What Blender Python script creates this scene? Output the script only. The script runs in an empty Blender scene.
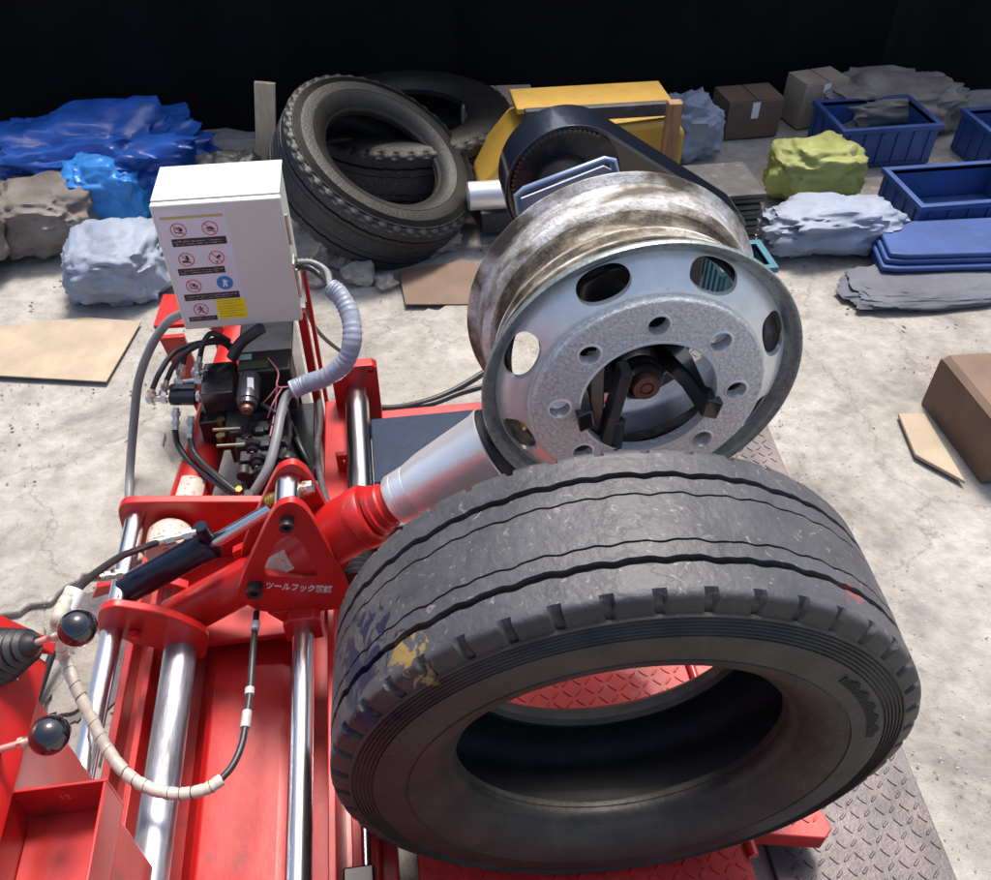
import bpy, bmesh, math, random
from mathutils import Vector, Matrix, noise
R = math.radians
rnd = random.Random(7)
scn = bpy.context.scene
COL = scn.collection

# ------------------------------------------------------------------ camera
cam = bpy.data.cameras.new('camera'); co = bpy.data.objects.new('camera', cam); COL.objects.link(co)
co.location = (0, 0, 2.05)
co.rotation_euler = (R(90 - 43.5), 0, R(-8.0))
cam.sensor_fit = 'HORIZONTAL'; cam.sensor_width = 36; cam.lens = 36 * 880 / 991
cam.clip_start = 0.05; cam.clip_end = 200
scn.camera = co
# ------------------------------------------------------------------ sky + sun
SUN_EL, SUN_AZ = 64, 20          # azimuth measured from +Y towards +X
w = bpy.data.worlds.new('World'); scn.world = w; w.use_nodes = True
nt = w.node_tree
sky = nt.nodes.new('ShaderNodeTexSky'); sky.sky_type = 'NISHITA'; sky.sun_disc = False
sky.sun_elevation = R(SUN_EL); sky.sun_rotation = R(SUN_AZ)
sky.dust_density = 4; sky.air_density = .8
nt.links.new(sky.outputs[0], nt.nodes['Background'].inputs[0]); nt.nodes['Background'].inputs[1].default_value = 0.12
sl = bpy.data.lights.new('sun', 'SUN'); sl.energy = 2.6; sl.angle = R(14); sl.color = (1, .95, .88)
so = bpy.data.objects.new('sun', sl); COL.objects.link(so)
d = Vector((math.sin(R(SUN_AZ)) * math.cos(R(SUN_EL)), math.cos(R(SUN_AZ)) * math.cos(R(SUN_EL)), math.sin(R(SUN_EL))))
so.rotation_euler = d.to_track_quat('Z', 'Y').to_euler(); so.location = d * 8
scn.view_settings.view_transform = 'Standard'; scn.view_settings.look = 'None'
scn.view_settings.exposure = 1.0; scn.view_settings.gamma = 1
scn.render.film_transparent = False

# ------------------------------------------------------------------ materials
def mat(name, col, rough=.5, metal=0, coat=0, coat_r=.1, spec=.5, var=0, vscale=8, var2=None, bump=0, bscale=60, rvar=0, stretch=None, dirt=None, dirt_s=6, dirt_t=(.5, .62)):
    """base colour, with colour variation, dirt patches and relief from noise in object space"""
    m = bpy.data.materials.new(name); m.use_nodes = True; t = m.node_tree; b = t.nodes['Principled BSDF']
    b.inputs['Base Color'].default_value = (*col, 1); b.inputs['Roughness'].default_value = rough
    b.inputs['Metallic'].default_value = metal; b.inputs['Coat Weight'].default_value = coat
    b.inputs['Coat Roughness'].default_value = coat_r; b.inputs['Specular IOR Level'].default_value = spec
    N = t.nodes.new; L = t.links.new
    tc = N('ShaderNodeTexCoord'); src = tc.outputs['Object']
    if stretch:
        mp = N('ShaderNodeMapping'); mp.inputs['Scale'].default_value = stretch; L(src, mp.inputs[0]); src = mp.outputs[0]
    def nz(s, det=6, r=.6):
        n = N('ShaderNodeTexNoise'); n.inputs['Scale'].default_value = s; n.inputs['Detail'].default_value = det; n.inputs['Roughness'].default_value = r
        L(src, n.inputs['Vector']); return n
    last = None
    if var or var2:
        n = nz(vscale); rp = N('ShaderNodeValToRGB'); L(n.outputs['Fac'], rp.inputs[0])
        c2 = var2 or tuple(min(1, c * (1 - var)) for c in col)
        rp.color_ramp.elements[0].color = (*c2, 1); rp.color_ramp.elements[0].position = .35
        rp.color_ramp.elements[1].color = (*[min(1, c * (1 + var)) for c in col], 1); rp.color_ramp.elements[1].position = .68
        last = rp.outputs[0]
    if dirt:
        n = nz(dirt_s, 8, .65); mr = N('ShaderNodeMapRange'); mr.inputs[1].default_value = dirt_t[0]; mr.inputs[2].default_value = dirt_t[1]
        L(n.outputs['Fac'], mr.inputs[0]); mx = N('ShaderNodeMix'); mx.data_type = 'RGBA'
        L(mr.outputs[0], mx.inputs[0]); mx.inputs[6].default_value = (*col, 1); mx.inputs[7].default_value = (*dirt, 1)
        if last: L(last, mx.inputs[6])
        last = mx.outputs[2]
        if metal:
            m2 = N('ShaderNodeMapRange'); L(mr.outputs[0], m2.inputs[0]); m2.inputs[3].default_value = metal; m2.inputs[4].default_value = .1
            L(m2.outputs[0], b.inputs['Metallic'])
    if last: L(last, b.inputs['Base Color'])
    if rvar:
        n = nz(vscale * 2.3); mr = N('ShaderNodeMapRange'); mr.inputs[3].default_value = max(.02, rough - rvar); mr.inputs[4].default_value = rough + rvar
        L(n.outputs['Fac'], mr.inputs[0]); L(mr.outputs[0], b.inputs['Roughness'])
    if bump:
        n = nz(bscale, 5, .6); bp = N('ShaderNodeBump'); bp.inputs['Strength'].default_value = 1; bp.inputs['Distance'].default_value = bump
        L(n.outputs['Fac'], bp.inputs['Height']); L(bp.outputs[0], b.inputs['Normal'])
    m['_last'] = 0
    return m

RED = mat('red_paint', (.46, .012, .011), .36, coat=.2, coat_r=.16, var=.16, vscale=5, bump=.0008, bscale=18, rvar=.10, dirt=(.12, .022, .02), dirt_s=11, dirt_t=(.56, .78))
RED_TREAD = mat('worn_red_paint', (.50, .022, .018), .5, coat=.05, var=.18, vscale=9, bump=.0008, bscale=70, dirt=(.34, .12, .12), dirt_s=26, dirt_t=(.6, .78))
CHROME = mat('chrome_steel', (.66, .66, .68), .22, 1, var=.12, vscale=4, rvar=.07, dirt=(.25, .24, .25), dirt_s=30, dirt_t=(.66, .8), stretch=(1, .12, 1))
GALV = mat('galvanised_steel', (.40, .42, .48), .48, 1, var=.6, vscale=26, rvar=.14, bump=.0008, bscale=60, dirt=(.12, .11, .12), dirt_s=22, dirt_t=(.5, .66), stretch=(1, .16, 1))
ALU = mat('machined_aluminium', (.80, .79, .80), .33, .7, var=.08, vscale=5, bump=.0005, bscale=90, rvar=.08, dirt=(.36, .34, .34), dirt_s=45, dirt_t=(.66, .76))
STEEL = mat('plated_fitting', (.62, .60, .52), .3, .9, var=.2, vscale=40, bump=.0006, bscale=150)
BRASS = mat('brass', (.50, .34, .10), .3, .9, var=.2, vscale=50)
COPPER = mat('rusty_copper_end', (.24, .11, .085), .5, .6, var=.3, vscale=60)
WHEEL = mat('silver_wheel_paint', (.80, .82, .80), .34, .42, var=.10, vscale=14, bump=.0012, bscale=55, rvar=.08, dirt=(.25, .25, .25), dirt_s=38, dirt_t=(.64, .74))
WHEEL_PAD = mat('hammered_silver_paint', (.72, .73, .72), .42, .35, var=.24, vscale=140, bump=.0045, bscale=170, dirt=(.34, .33, .32), dirt_s=26, dirt_t=(.62, .74))
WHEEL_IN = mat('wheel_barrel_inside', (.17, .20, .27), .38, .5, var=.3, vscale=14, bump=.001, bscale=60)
FLANGE = mat('worn_dark_flange_steel', (.26, .30, .30), .36, .6, var=.3, vscale=60, bump=.001, bscale=120, dirt=(.07, .08, .08), dirt_s=60, dirt_t=(.55, .7))
BLACK = mat('black_gloss_paint', (.012, .013, .016), .22, coat=.6, coat_r=.08, var=.2, vscale=10, bump=.0008, bscale=22, dirt=(.07, .065, .06), dirt_s=22, dirt_t=(.62, .8))
BLACKP = mat('black_plastic', (.018, .018, .02), .4, var=.2, vscale=20, bump=.0006, bscale=90)
BLACKD = mat('dusty_black_steel', (.03, .031, .034), .5, var=.4, vscale=12, bump=.001, bscale=70, dirt=(.10, .09, .085), dirt_s=18, dirt_t=(.55, .72))
BALL = mat('black_gloss_ball', (.008, .008, .01), .09, coat=1, coat_r=.04, bump=.0002, bscale=60)
NAVY = mat('dark_navy_paint', (.003, .005, .016), .3, coat=.15, coat_r=.12, spec=.3, var=.2, vscale=10, bump=.0006, bscale=20)
BLUEG = mat('blue_grey_steel', (.10, .14, .22), .35, .4, var=.3, vscale=9, bump=.001, bscale=80, dirt=(.03, .03, .035), dirt_s=60, dirt_t=(.64, .7))
SLATE = mat('speckled_slate_paint', (.010, .022, .052), .26, spec=.22, var=.2, vscale=7, bump=.0005, bscale=50, dirt=(.004, .004, .006), dirt_s=75, dirt_t=(.63, .68))
HOSE = mat('black_rubber_hose', (.022, .022, .025), .42, var=.3, vscale=40, bump=.0006, bscale=160)
GREYC = mat('grey_plastic_conduit', (.20, .205, .215), .45, var=.12, vscale=14, bump=.0004, bscale=90)
WRAP = mat('grey_spiral_tape', (.25, .275, .35), .42, var=.15, vscale=18, bump=.0016, bscale=70, dirt=(.16, .16, .18), dirt_s=25, dirt_t=(.6, .78))
CLEAR = mat('yellowed_spiral_wrap', (.46, .42, .36), .38, var=.14, vscale=20, bump=.0008, bscale=70, dirt=(.34, .28, .20), dirt_s=16, dirt_t=(.58, .8))
PINK = mat('pink_wire', (.62, .20, .24), .45)
CAB = mat('cabinet_off_white', (.59, .605, .54), .42, var=.03, vscale=4, bump=.0005, bscale=120, dirt=(.45, .43, .38), dirt_s=9, dirt_t=(.62, .85))
WHITE = mat('sticker_white', (.62, .63, .68), .4, var=.03, vscale=12)
YEL = mat('sticker_yellow', (.78, .66, .02), .4, var=.05, vscale=12)
REDP = mat('print_red', (.62, .07, .06), .5)
BLUEP = mat('print_blue', (.02, .20, .52), .45)
BLACKI = mat('print_black', (.02, .02, .022), .5)
GOLD = mat('print_gold', (.50, .38, .16), .5)
LABEL = mat('aged_label', (.50, .44, .38), .45, var=.15, vscale=30, dirt=(.42, .16, .12), dirt_s=60, dirt_t=(.55, .6))
WHITEI = mat('print_white', (.75, .74, .72), .5)
PALE = mat('pale_ink', (.40, .40, .42), .5)
YPAINT = mat('yellow_machine_paint', (.42, .25, .04), .42, var=.12, vscale=6, bump=.0006, bscale=60, dirt=(.25, .17, .05), dirt_s=7, dirt_t=(.58, .74))
WOOD = mat('weathered_wood', (.26, .13, .06), .7, var=.35, vscale=14, bump=.002, bscale=40, stretch=(4, 4, .4))
PLANK = mat('pale_sawn_wood', (.52, .42, .28), .7, var=.2, vscale=10, bump=.0015, bscale=40, stretch=(4, 4, .6))
TARP = mat('blue_plastic_sheet', (.02, .10, .42), .33, var=.3, vscale=5, bump=.004, bscale=12)
TARPL = mat('bright_blue_plastic', (.04, .27, .72), .35, var=.2, vscale=5, bump=.003, bscale=12)
BLACKT = mat('black_tarpaulin', (.006, .006, .007), .8, var=.3, vscale=2, bump=.008, bscale=3, spec=.1)
TEAL = mat('teal_plastic', (.03, .14, .19), .4, var=.2, vscale=8, bump=.001, bscale=40)
GREENB = mat('olive_green_bag', (.28, .30, .08), .6, var=.2, vscale=7, bump=.006, bscale=14)
SACK = mat('pale_blue_grey_sack', (.24, .28, .36), .6, var=.2, vscale=5, bump=.006, bscale=14)
SACKG = mat('grey_brown_sack', (.21, .18, .155), .75, var=.3, vscale=6, bump=.006, bscale=16)
CARD = mat('brown_cardboard', (.15, .095, .065), .75, var=.15, vscale=6, bump=.0015, bscale=30)
CARDL = mat('tan_cardboard', (.36, .29, .21), .75, var=.15, vscale=6, bump=.0015, bscale=30)
CRATE = mat('blue_crate_plastic', (.03, .07, .22), .4, var=.2, vscale=6, bump=.001, bscale=30)
PIPEG = mat('grey_painted_metal', (.35, .36, .38), .4, .3, var=.2, vscale=8)
ROCK = mat('grey_rock', (.33, .30, .26), .85, var=.4, vscale=10, bump=.006, bscale=40)

def tyre_material(name, dust, paint, side=1):
    m = bpy.data.materials.new(name); m.use_nodes = True; t = m.node_tree; b = t.nodes['Principled BSDF']
    N = t.nodes.new; L = t.links.new
    b.inputs['Specular IOR Level'].default_value = .42
    tc = N('ShaderNodeTexCoord'); at_ = N('ShaderNodeAttribute'); at_.attribute_name = 'wear'
    n1 = N('ShaderNodeTexNoise'); n1.inputs['Scale'].default_value = 9; n1.inputs['Detail'].default_value = 9; n1.inputs['Roughness'].default_value = .68
    L(tc.outputs['Object'], n1.inputs['Vector'])
    r1 = N('ShaderNodeValToRGB'); L(n1.outputs[0], r1.inputs[0])
    r1.color_ramp.elements[0].position = .3; r1.color_ramp.elements[0].color = (.032, .033, .038, 1)
    r1.color_ramp.elements[1].position = .72; r1.color_ramp.elements[1].color = (*dust, 1)
    mx = N('ShaderNodeMix'); mx.data_type = 'RGBA'; L(at_.outputs['Fac'], mx.inputs[0])
    n2 = N('ShaderNodeTexNoise'); n2.inputs['Scale'].default_value = 14; n2.inputs['Detail'].default_value = 6; L(tc.outputs['Object'], n2.inputs['Vector'])
    r2 = N('ShaderNodeValToRGB'); L(n2.outputs[0], r2.inputs[0])
    r2.color_ramp.elements[0].position = .35; r2.color_ramp.elements[0].color = (.015 * side, .0155 * side, .014 * side, 1)
    r2.color_ramp.elements[1].position = .75; r2.color_ramp.elements[1].color = (.040 * side, .036 * side, .029 * side, 1)
    L(r2.outputs[0], mx.inputs[6]); L(r1.outputs[0], mx.inputs[7]); last = mx.outputs[2]
    # pale scuffs: thin stretched noise ridges on the worn tread
    n3 = N('ShaderNodeTexNoise'); n3.inputs['Scale'].default_value = 30; n3.inputs['Detail'].default_value = 4; n3.inputs['Distortion'].default_value = 3
    L(tc.outputs['Object'], n3.inputs['Vector'])
    mr = N('ShaderNodeMapRange'); mr.inputs[1].default_value = .63; mr.inputs[2].default_value = .72; mr.inputs[4].default_value = .5; L(n3.outputs[0], mr.inputs[0])
    mm = N('ShaderNodeMath'); mm.operation = 'MULTIPLY'; L(mr.outputs[0], mm.inputs[0]); L(at_.outputs['Fac'], mm.inputs[1])
    m3 = N('ShaderNodeMix'); m3.data_type = 'RGBA'; L(mm.outputs[0], m3.inputs[0]); L(last, m3.inputs[6]); m3.inputs[7].default_value = (.30, .27, .25, 1); last = m3.outputs[2]
    for (c, rad, colr, sc_, th) in paint:
        vm = N('ShaderNodeVectorMath'); vm.operation = 'DISTANCE'; L(tc.outputs['Object'], vm.inputs[0]); vm.inputs[1].default_value = c
        s = N('ShaderNodeMapRange'); s.inputs[1].default_value = rad; s.inputs[2].default_value = 0; s.inputs[3].default_value = -.25; s.inputs[4].default_value = .25
        L(vm.outputs['Value'], s.inputs[0])
        nn = N('ShaderNodeTexNoise'); nn.inputs['Scale'].default_value = sc_; nn.inputs['Detail'].default_value = 5; nn.inputs['Distortion'].default_value = 1.2; L(tc.outputs['Object'], nn.inputs['Vector'])
        ad = N('ShaderNodeMath'); ad.operation = 'ADD'; L(s.outputs[0], ad.inputs[0]); L(nn.outputs[0], ad.inputs[1])
        st = N('ShaderNodeMapRange'); st.inputs[1].default_value = th; st.inputs[2].default_value = th + .05; L(ad.outputs[0], st.inputs[0])
        m4 = N('ShaderNodeMix'); m4.data_type = 'RGBA'; L(st.outputs[0], m4.inputs[0]); L(last, m4.inputs[6]); m4.inputs[7].default_value = (*colr, 1); last = m4.outputs[2]
    L(last, b.inputs['Base Color'])
    rr = N('ShaderNodeMapRange'); rr.inputs[3].default_value = .44; rr.inputs[4].default_value = .62; L(n1.outputs[0], rr.inputs[0]); L(rr.outputs[0], b.inputs['Roughness'])
    nb = N('ShaderNodeTexNoise'); nb.inputs['Scale'].default_value = 85; nb.inputs['Detail'].default_value = 6; L(tc.outputs['Object'], nb.inputs['Vector'])
    vo = N('ShaderNodeTexVoronoi'); vo.feature = 'DISTANCE_TO_EDGE'; vo.inputs['Scale'].default_value = 17
    nw = N('ShaderNodeMix'); nw.data_type = 'RGBA'; nw.inputs[0].default_value = .12; L(tc.outputs['Object'], nw.inputs[6]); L(n1.outputs['Color'], nw.inputs[7]); L(nw.outputs[2], vo.inputs['Vector'])
    cr = N('ShaderNodeMapRange'); cr.inputs[1].default_value = 0; cr.inputs[2].default_value = .03; L(vo.outputs['Distance'], cr.inputs[0])
    b1 = N('ShaderNodeBump'); b1.inputs['Distance'].default_value = .0018; L(nb.outputs[0], b1.inputs['Height'])
    mw = N('ShaderNodeMath'); mw.operation = 'MULTIPLY'; L(at_.outputs['Fac'], mw.inputs[0]); mw.inputs[1].default_value = .22
    b2 = N('ShaderNodeBump'); b2.inputs['Distance'].default_value = .002; L(mw.outputs[0], b2.inputs['Strength']); L(cr.outputs[0], b2.inputs['Height']); L(b1.outputs[0], b2.inputs['Normal'])
    L(b2.outputs[0], b.inputs['Normal'])
    return m

def ground_material():
    m = bpy.data.materials.new('weathered_concrete'); m.use_nodes = True; t = m.node_tree; b = t.nodes['Principled BSDF']
    N = t.nodes.new; L = t.links.new; tc = N('ShaderNodeTexCoord'); b.inputs['Roughness'].default_value = .85; b.inputs['Specular IOR Level'].default_value = .25
    def nz(s, d=8, r=.65, dist=0):
        n = N('ShaderNodeTexNoise'); n.inputs['Scale'].default_value = s; n.inputs['Detail'].default_value = d; n.inputs['Roughness'].default_value = r; n.inputs['Distortion'].default_value = dist
        L(tc.outputs['Object'], n.inputs['Vector']); return n
    n1 = nz(1.1); r1 = N('ShaderNodeValToRGB'); L(n1.outputs[0], r1.inputs[0])
    e = r1.color_ramp.elements; e[0].position = .36; e[0].color = (.27, .25, .225, 1); e[1].position = .66; e[1].color = (.455, .435, .405, 1)
    e2 = r1.color_ramp.elements.new(.5); e2.color = (.36, .34, .31, 1)
    n2 = nz(16); mx = N('ShaderNodeMix'); mx.data_type = 'RGBA'; mx.blend_type = 'MULTIPLY'; mx.inputs[0].default_value = .8
    r2 = N('ShaderNodeValToRGB'); L(n2.outputs[0], r2.inputs[0]); r2.color_ramp.elements[0].position = .3; r2.color_ramp.elements[0].color = (.62, .6, .57, 1); r2.color_ramp.elements[1].position = .62; r2.color_ramp.elements[1].color = (1, 1, 1, 1)
    L(r1.outputs[0], mx.inputs[6]); L(r2.outputs[0], mx.inputs[7])
    n3 = nz(60, 3); r3 = N('ShaderNodeMapRange'); r3.inputs[1].default_value = .67; r3.inputs[2].default_value = .72; L(n3.outputs[0], r3.inputs[0])
    m3 = N('ShaderNodeMix'); m3.data_type = 'RGBA'; L(r3.outputs[0], m3.inputs[0]); L(mx.outputs[2], m3.inputs[6]); m3.inputs[7].default_value = (.12, .10, .09, 1)
    n4 = nz(2.6, 6, .6, .6); r4 = N('ShaderNodeMapRange'); r4.inputs[1].default_value = .54; r4.inputs[2].default_value = .66; r4.inputs[4].default_value = .55; L(n4.outputs[0], r4.inputs[0])
    m4 = N('ShaderNodeMix'); m4.data_type = 'RGBA'; L(r4.outputs[0], m4.inputs[0]); L(m3.outputs[2], m4.inputs[6]); m4.inputs[7].default_value = (.13, .12, .125, 1)
    vo = N('ShaderNodeTexVoronoi'); vo.feature = 'DISTANCE_TO_EDGE'; vo.inputs['Scale'].default_value = 1.4
    nm = N('ShaderNodeMix'); nm.data_type = 'RGBA'; nm.inputs[0].default_value = .3; nn = nz(3); L(tc.outputs['Object'], nm.inputs[6]); L(nn.outputs['Color'], nm.inputs[7]); L(nm.outputs[2], vo.inputs['Vector'])
    rc = N('ShaderNodeMapRange'); rc.inputs[1].default_value = .002; rc.inputs[2].default_value = .008; rc.inputs[3].default_value = .35; rc.inputs[4].default_value = 0; L(vo.outputs['Distance'], rc.inputs[0])
    m5 = N('ShaderNodeMix'); m5.data_type = 'RGBA'; L(rc.outputs[0], m5.inputs[0]); L(m4.outputs[2], m5.inputs[6]); m5.inputs[7].default_value = (.10, .09, .085, 1)
    L(m5.outputs[2], b.inputs['Base Color'])
    nb = nz(45, 8, .7); b1 = N('ShaderNodeBump'); b1.inputs['Distance'].default_value = .006; L(nb.outputs[0], b1.inputs['Height'])
    b2 = N('ShaderNodeBump'); b2.inputs['Distance'].default_value = .012; b2.inputs['Strength'].default_value = .7; L(n2.outputs[0], b2.inputs['Height']); L(b1.outputs[0], b2.inputs['Normal'])
    L(b2.outputs[0], b.inputs['Normal']); return m
CONC = ground_material()
DARKC = mat('dark_damp_concrete', (.10, .085, .095), .8, var=.4, vscale=14, bump=.004, bscale=50)
PLATE = mat('worn_purple_steel_plate', (.070, .058, .062), .45, .3, var=.35, vscale=6, bump=.001, bscale=120, rvar=.1, dirt=(.135, .105, .098), dirt_s=9, dirt_t=(.48, .7))

def barrel_material(name, c0, c1, c2, c3, sp):
    m = bpy.data.materials.new(name); m.use_nodes = True; t = m.node_tree; b = t.nodes['Principled BSDF']
    N = t.nodes.new; L = t.links.new; tc = N('ShaderNodeTexCoord')
    b.inputs['Metallic'].default_value = .35; b.inputs['Roughness'].default_value = .52
    mp = N('ShaderNodeMapping'); mp.inputs['Scale'].default_value = (1.6, 4, 1.6); L(tc.outputs['Object'], mp.inputs[0])
    n = N('ShaderNodeTexNoise'); n.inputs['Scale'].default_value = 6; n.inputs['Detail'].default_value = 5; n.inputs['Roughness'].default_value = .6; L(mp.outputs[0], n.inputs[0])
    r = N('ShaderNodeValToRGB'); L(n.outputs[0], r.inputs[0]); e = r.color_ramp.elements
    e[0].position = .38; e[0].color = (*c0, 1); e[1].position = .60; e[1].color = (*c3, 1)
    x = e.new(.45); x.color = (*c1, 1); x = e.new(.52); x.color = (*c2, 1)
    n2 = N('ShaderNodeTexNoise'); n2.inputs['Scale'].default_value = 130; n2.inputs['Detail'].default_value = 8; n2.inputs['Roughness'].default_value = .75; L(tc.outputs['Object'], n2.inputs[0])
    r2 = N('ShaderNodeMapRange'); r2.inputs[1].default_value = .50; r2.inputs[2].default_value = .66; r2.inputs[4].default_value = sp; L(n2.outputs[0], r2.inputs[0])
    mx = N('ShaderNodeMix'); mx.data_type = 'RGBA'; L(r2.outputs[0], mx.inputs[0]); L(r.outputs[0], mx.inputs[6]); mx.inputs[7].default_value = (.13, .10, .075, 1)
    L(mx.outputs[2], b.inputs['Base Color'])
    bp = N('ShaderNodeBump'); bp.inputs['Distance'].default_value = .003; L(n2.outputs[0], bp.inputs['Height']); L(bp.outputs[0], b.inputs['Normal'])
    return m
BARREL = barrel_material('dirty_wheel_barrel', (.09, .075, .055), (.26, .23, .18), (.46, .44, .41), (.68, .67, .66), .5)
GRIME = barrel_material('grimy_wheel_groove', (.02, .017, .012), (.06, .05, .032), (.17, .145, .105), (.36, .34, .30), .9)
LILAC = barrel_material('lilac_grey_bare_band', (.09, .08, .065), (.25, .23, .20), (.38, .37, .37), (.56, .56, .57), .5)

# ------------------------------------------------------------------ object helpers
ORG = {}
def thing(name, loc, label, cat, group=None):
    o = bpy.data.objects.new(name, None); COL.objects.link(o); o.location = loc; o.empty_display_size = .1
    o['label'] = label; o['category'] = cat
    if group: o['group'] = group
    ORG[o.name] = Vector(loc); return o
def obj(name, bm, m, parent=None, smooth=38, bevel=0, bseg=2, label=None, kind=None, solid=0):
    me = bpy.data.meshes.new(name)
    org = ORG[parent.name] if parent else Vector((0, 0, 0))
    bmesh.ops.recalc_face_normals(bm, faces=bm.faces)
    bm.transform(Matrix.Translation(-org)); bm.to_mesh(me); bm.free()
    for mm in (m if isinstance(m, (list, tuple)) else [m]): me.materials.append(mm)
    me.polygons.foreach_set('use_smooth', [True] * len(me.polygons)); me.set_sharp_from_angle(angle=R(smooth))
    o = bpy.data.objects.new(name, me); COL.objects.link(o)
    if parent: o.parent = parent
    ORG[o.name] = org
    if bevel:
        b = o.modifiers.new('bevel', 'BEVEL'); b.width = bevel; b.segments = bseg; b.limit_method = 'ANGLE'; b.angle_limit = R(35); b.harden_normals = False
    if label: o['label'] = label
    if kind: o['kind'] = kind
    return o
def tag(o, label, cat, group=None):
    o['label'] = label; o['category'] = cat
    if group: o['group'] = group
    return o
def recentre(o):
    """top-level one-mesh thing: move the origin to its base"""
    me = o.data; xs = [v.co.x for v in me.vertices]; ys = [v.co.y for v in me.vertices]; zs = [v.co.z for v in me.vertices]
    c = Vector(((min(xs) + max(xs)) / 2, (min(ys) + max(ys)) / 2, min(zs))); me.transform(Matrix.Translation(-c)); o.location = c; ORG[o.name] = c; return o
def dup(root, dx, label=None, deep=True):
    r = root.copy(); COL.objects.link(r); r.location = Vector(root.location) + Vector(dx)
    if label: r['label'] = label
    for ch in list(root.children):
        c = ch.copy(); COL.objects.link(c); c.parent = r
        for g in list(ch.children):
            k = g.copy(); COL.objects.link(k); k.parent = c
    return r
def copy_part(o, dx, label=None):
    c = o.copy(); COL.objects.link(c); c.parent = o.parent; c.location = Vector(o.location) + Vector(dx); 
    for g in list(o.children):
        k = g.copy(); COL.objects.link(k); k.parent = c
    return c
B = bmesh.new
def box(bm, x0, x1, y0, y1, z0, z1, rot=None):
    vs = [bm.verts.new((x, y, z)) for x in (x0, x1) for y in (y0, y1) for z in (z0, z1)]
    for f in ((0, 1, 3, 2), (4, 6, 7, 5), (0, 4, 5, 1), (2, 3, 7, 6), (0, 2, 6, 4), (1, 5, 7, 3)): bm.faces.new([vs[i] for i in f])
    if rot: bmesh.ops.transform(bm, matrix=rot, verts=vs)
    return bm
def frame_of(a):
    a = Vector(a).normalized(); u = a.orthogonal().normalized()
    if abs(a.z) < .9: u = a.cross(Vector((0, 0, 1))).normalized()
    return a, u, a.cross(u).normalized()
def rings(bm, loops, close=False, caps=(True, True)):
    L = [[bm.verts.new(p) for p in lp] for lp in loops]; n = len(L[0])
    rng = range(len(L) if close else len(L) - 1)
    for i in rng:
        a, b = L[i], L[(i + 1) % len(L)]
        for j in range(n): bm.faces.new((a[j], a[(j + 1) % n], b[(j + 1) % n], b[j]))
    if not close:
        if caps[0]: bm.faces.new(list(reversed(L[0])))
        if caps[1]: bm.faces.new(L[-1])
    return L
def cyl(bm, p, q, r, r2=None, n=32, caps=(True, True), ch=0):
    p, q = Vector(p), Vector(q); a, u, v = frame_of(q - p); r2 = r if r2 is None else r2
    st = [(p, r), (q, r2)]
    if ch: st = [(p, r - ch), (p + a * ch, r), (q - a * ch, r2), (q, r2 - ch)]
    rings(bm, [[c + (u * math.cos(t) + v * math.sin(t)) * rr for t in [2 * math.pi * k / n for k in range(n)]] for c, rr in st], caps=caps); return bm
def lathe(bm, prof, c, ax, n=64, close=True):
    """prof: (radius, distance along axis); a closed loop when close"""
    c = Vector(c); a, u, v = frame_of(ax)
    loops = [[c + a * h + (u * math.cos(t) + v * math.sin(t)) * r for t in [2 * math.pi * k / n for k in range(n)]] for r, h in prof]
    rings(bm, loops, close=close, caps=(not close and prof[0][0] > 0, not close and prof[-1][0] > 0)); return bm
def ball(bm, c, r, seg=24):
    M = Matrix.Translation(c); bmesh.ops.create_uvsphere(bm, u_segments=seg, v_segments=seg // 2, radius=r, matrix=M); return bm
def spline(pts, k=8):
    pts = [Vector(p) for p in pts]; P_ = [pts[0] * 2 - pts[1]] + pts + [pts[-1] * 2 - pts[-2]]; out = []
    for i in range(1, len(P_) - 2):
        a, b, c, e = P_[i - 1:i + 3]
        for j in range(k):
            t = j / k; out.append(.5 * ((2 * b) + (c - a) * t + (2 * a - 5 * b + 4 * c - e) * t * t + (3 * b - a - 3 * c + e) * t ** 3))
    return out + [pts[-1]]
def tube(bm, pts, r, n=12, k=8, rf=None, sp=True):
    pts = spline(pts, k) if sp else [Vector(p) for p in pts]
    T = [(pts[min(i + 1, len(pts) - 1)] - pts[max(i - 1, 0)]).normalized() for i in range(len(pts))]
    u = T[0].orthogonal().normalized(); loops = []
    for i, (p, t) in enumerate(zip(pts, T)):
        u = (u - t * u.dot(t)).normalized(); v = t.cross(u); rr = rf(i, len(pts)) * r if rf else r
        loops.append([p + (u * math.cos(a) + v * math.sin(a)) * rr for a in [2 * math.pi * q / n for q in range(n)]])
    rings(bm, loops); return bm
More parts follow.
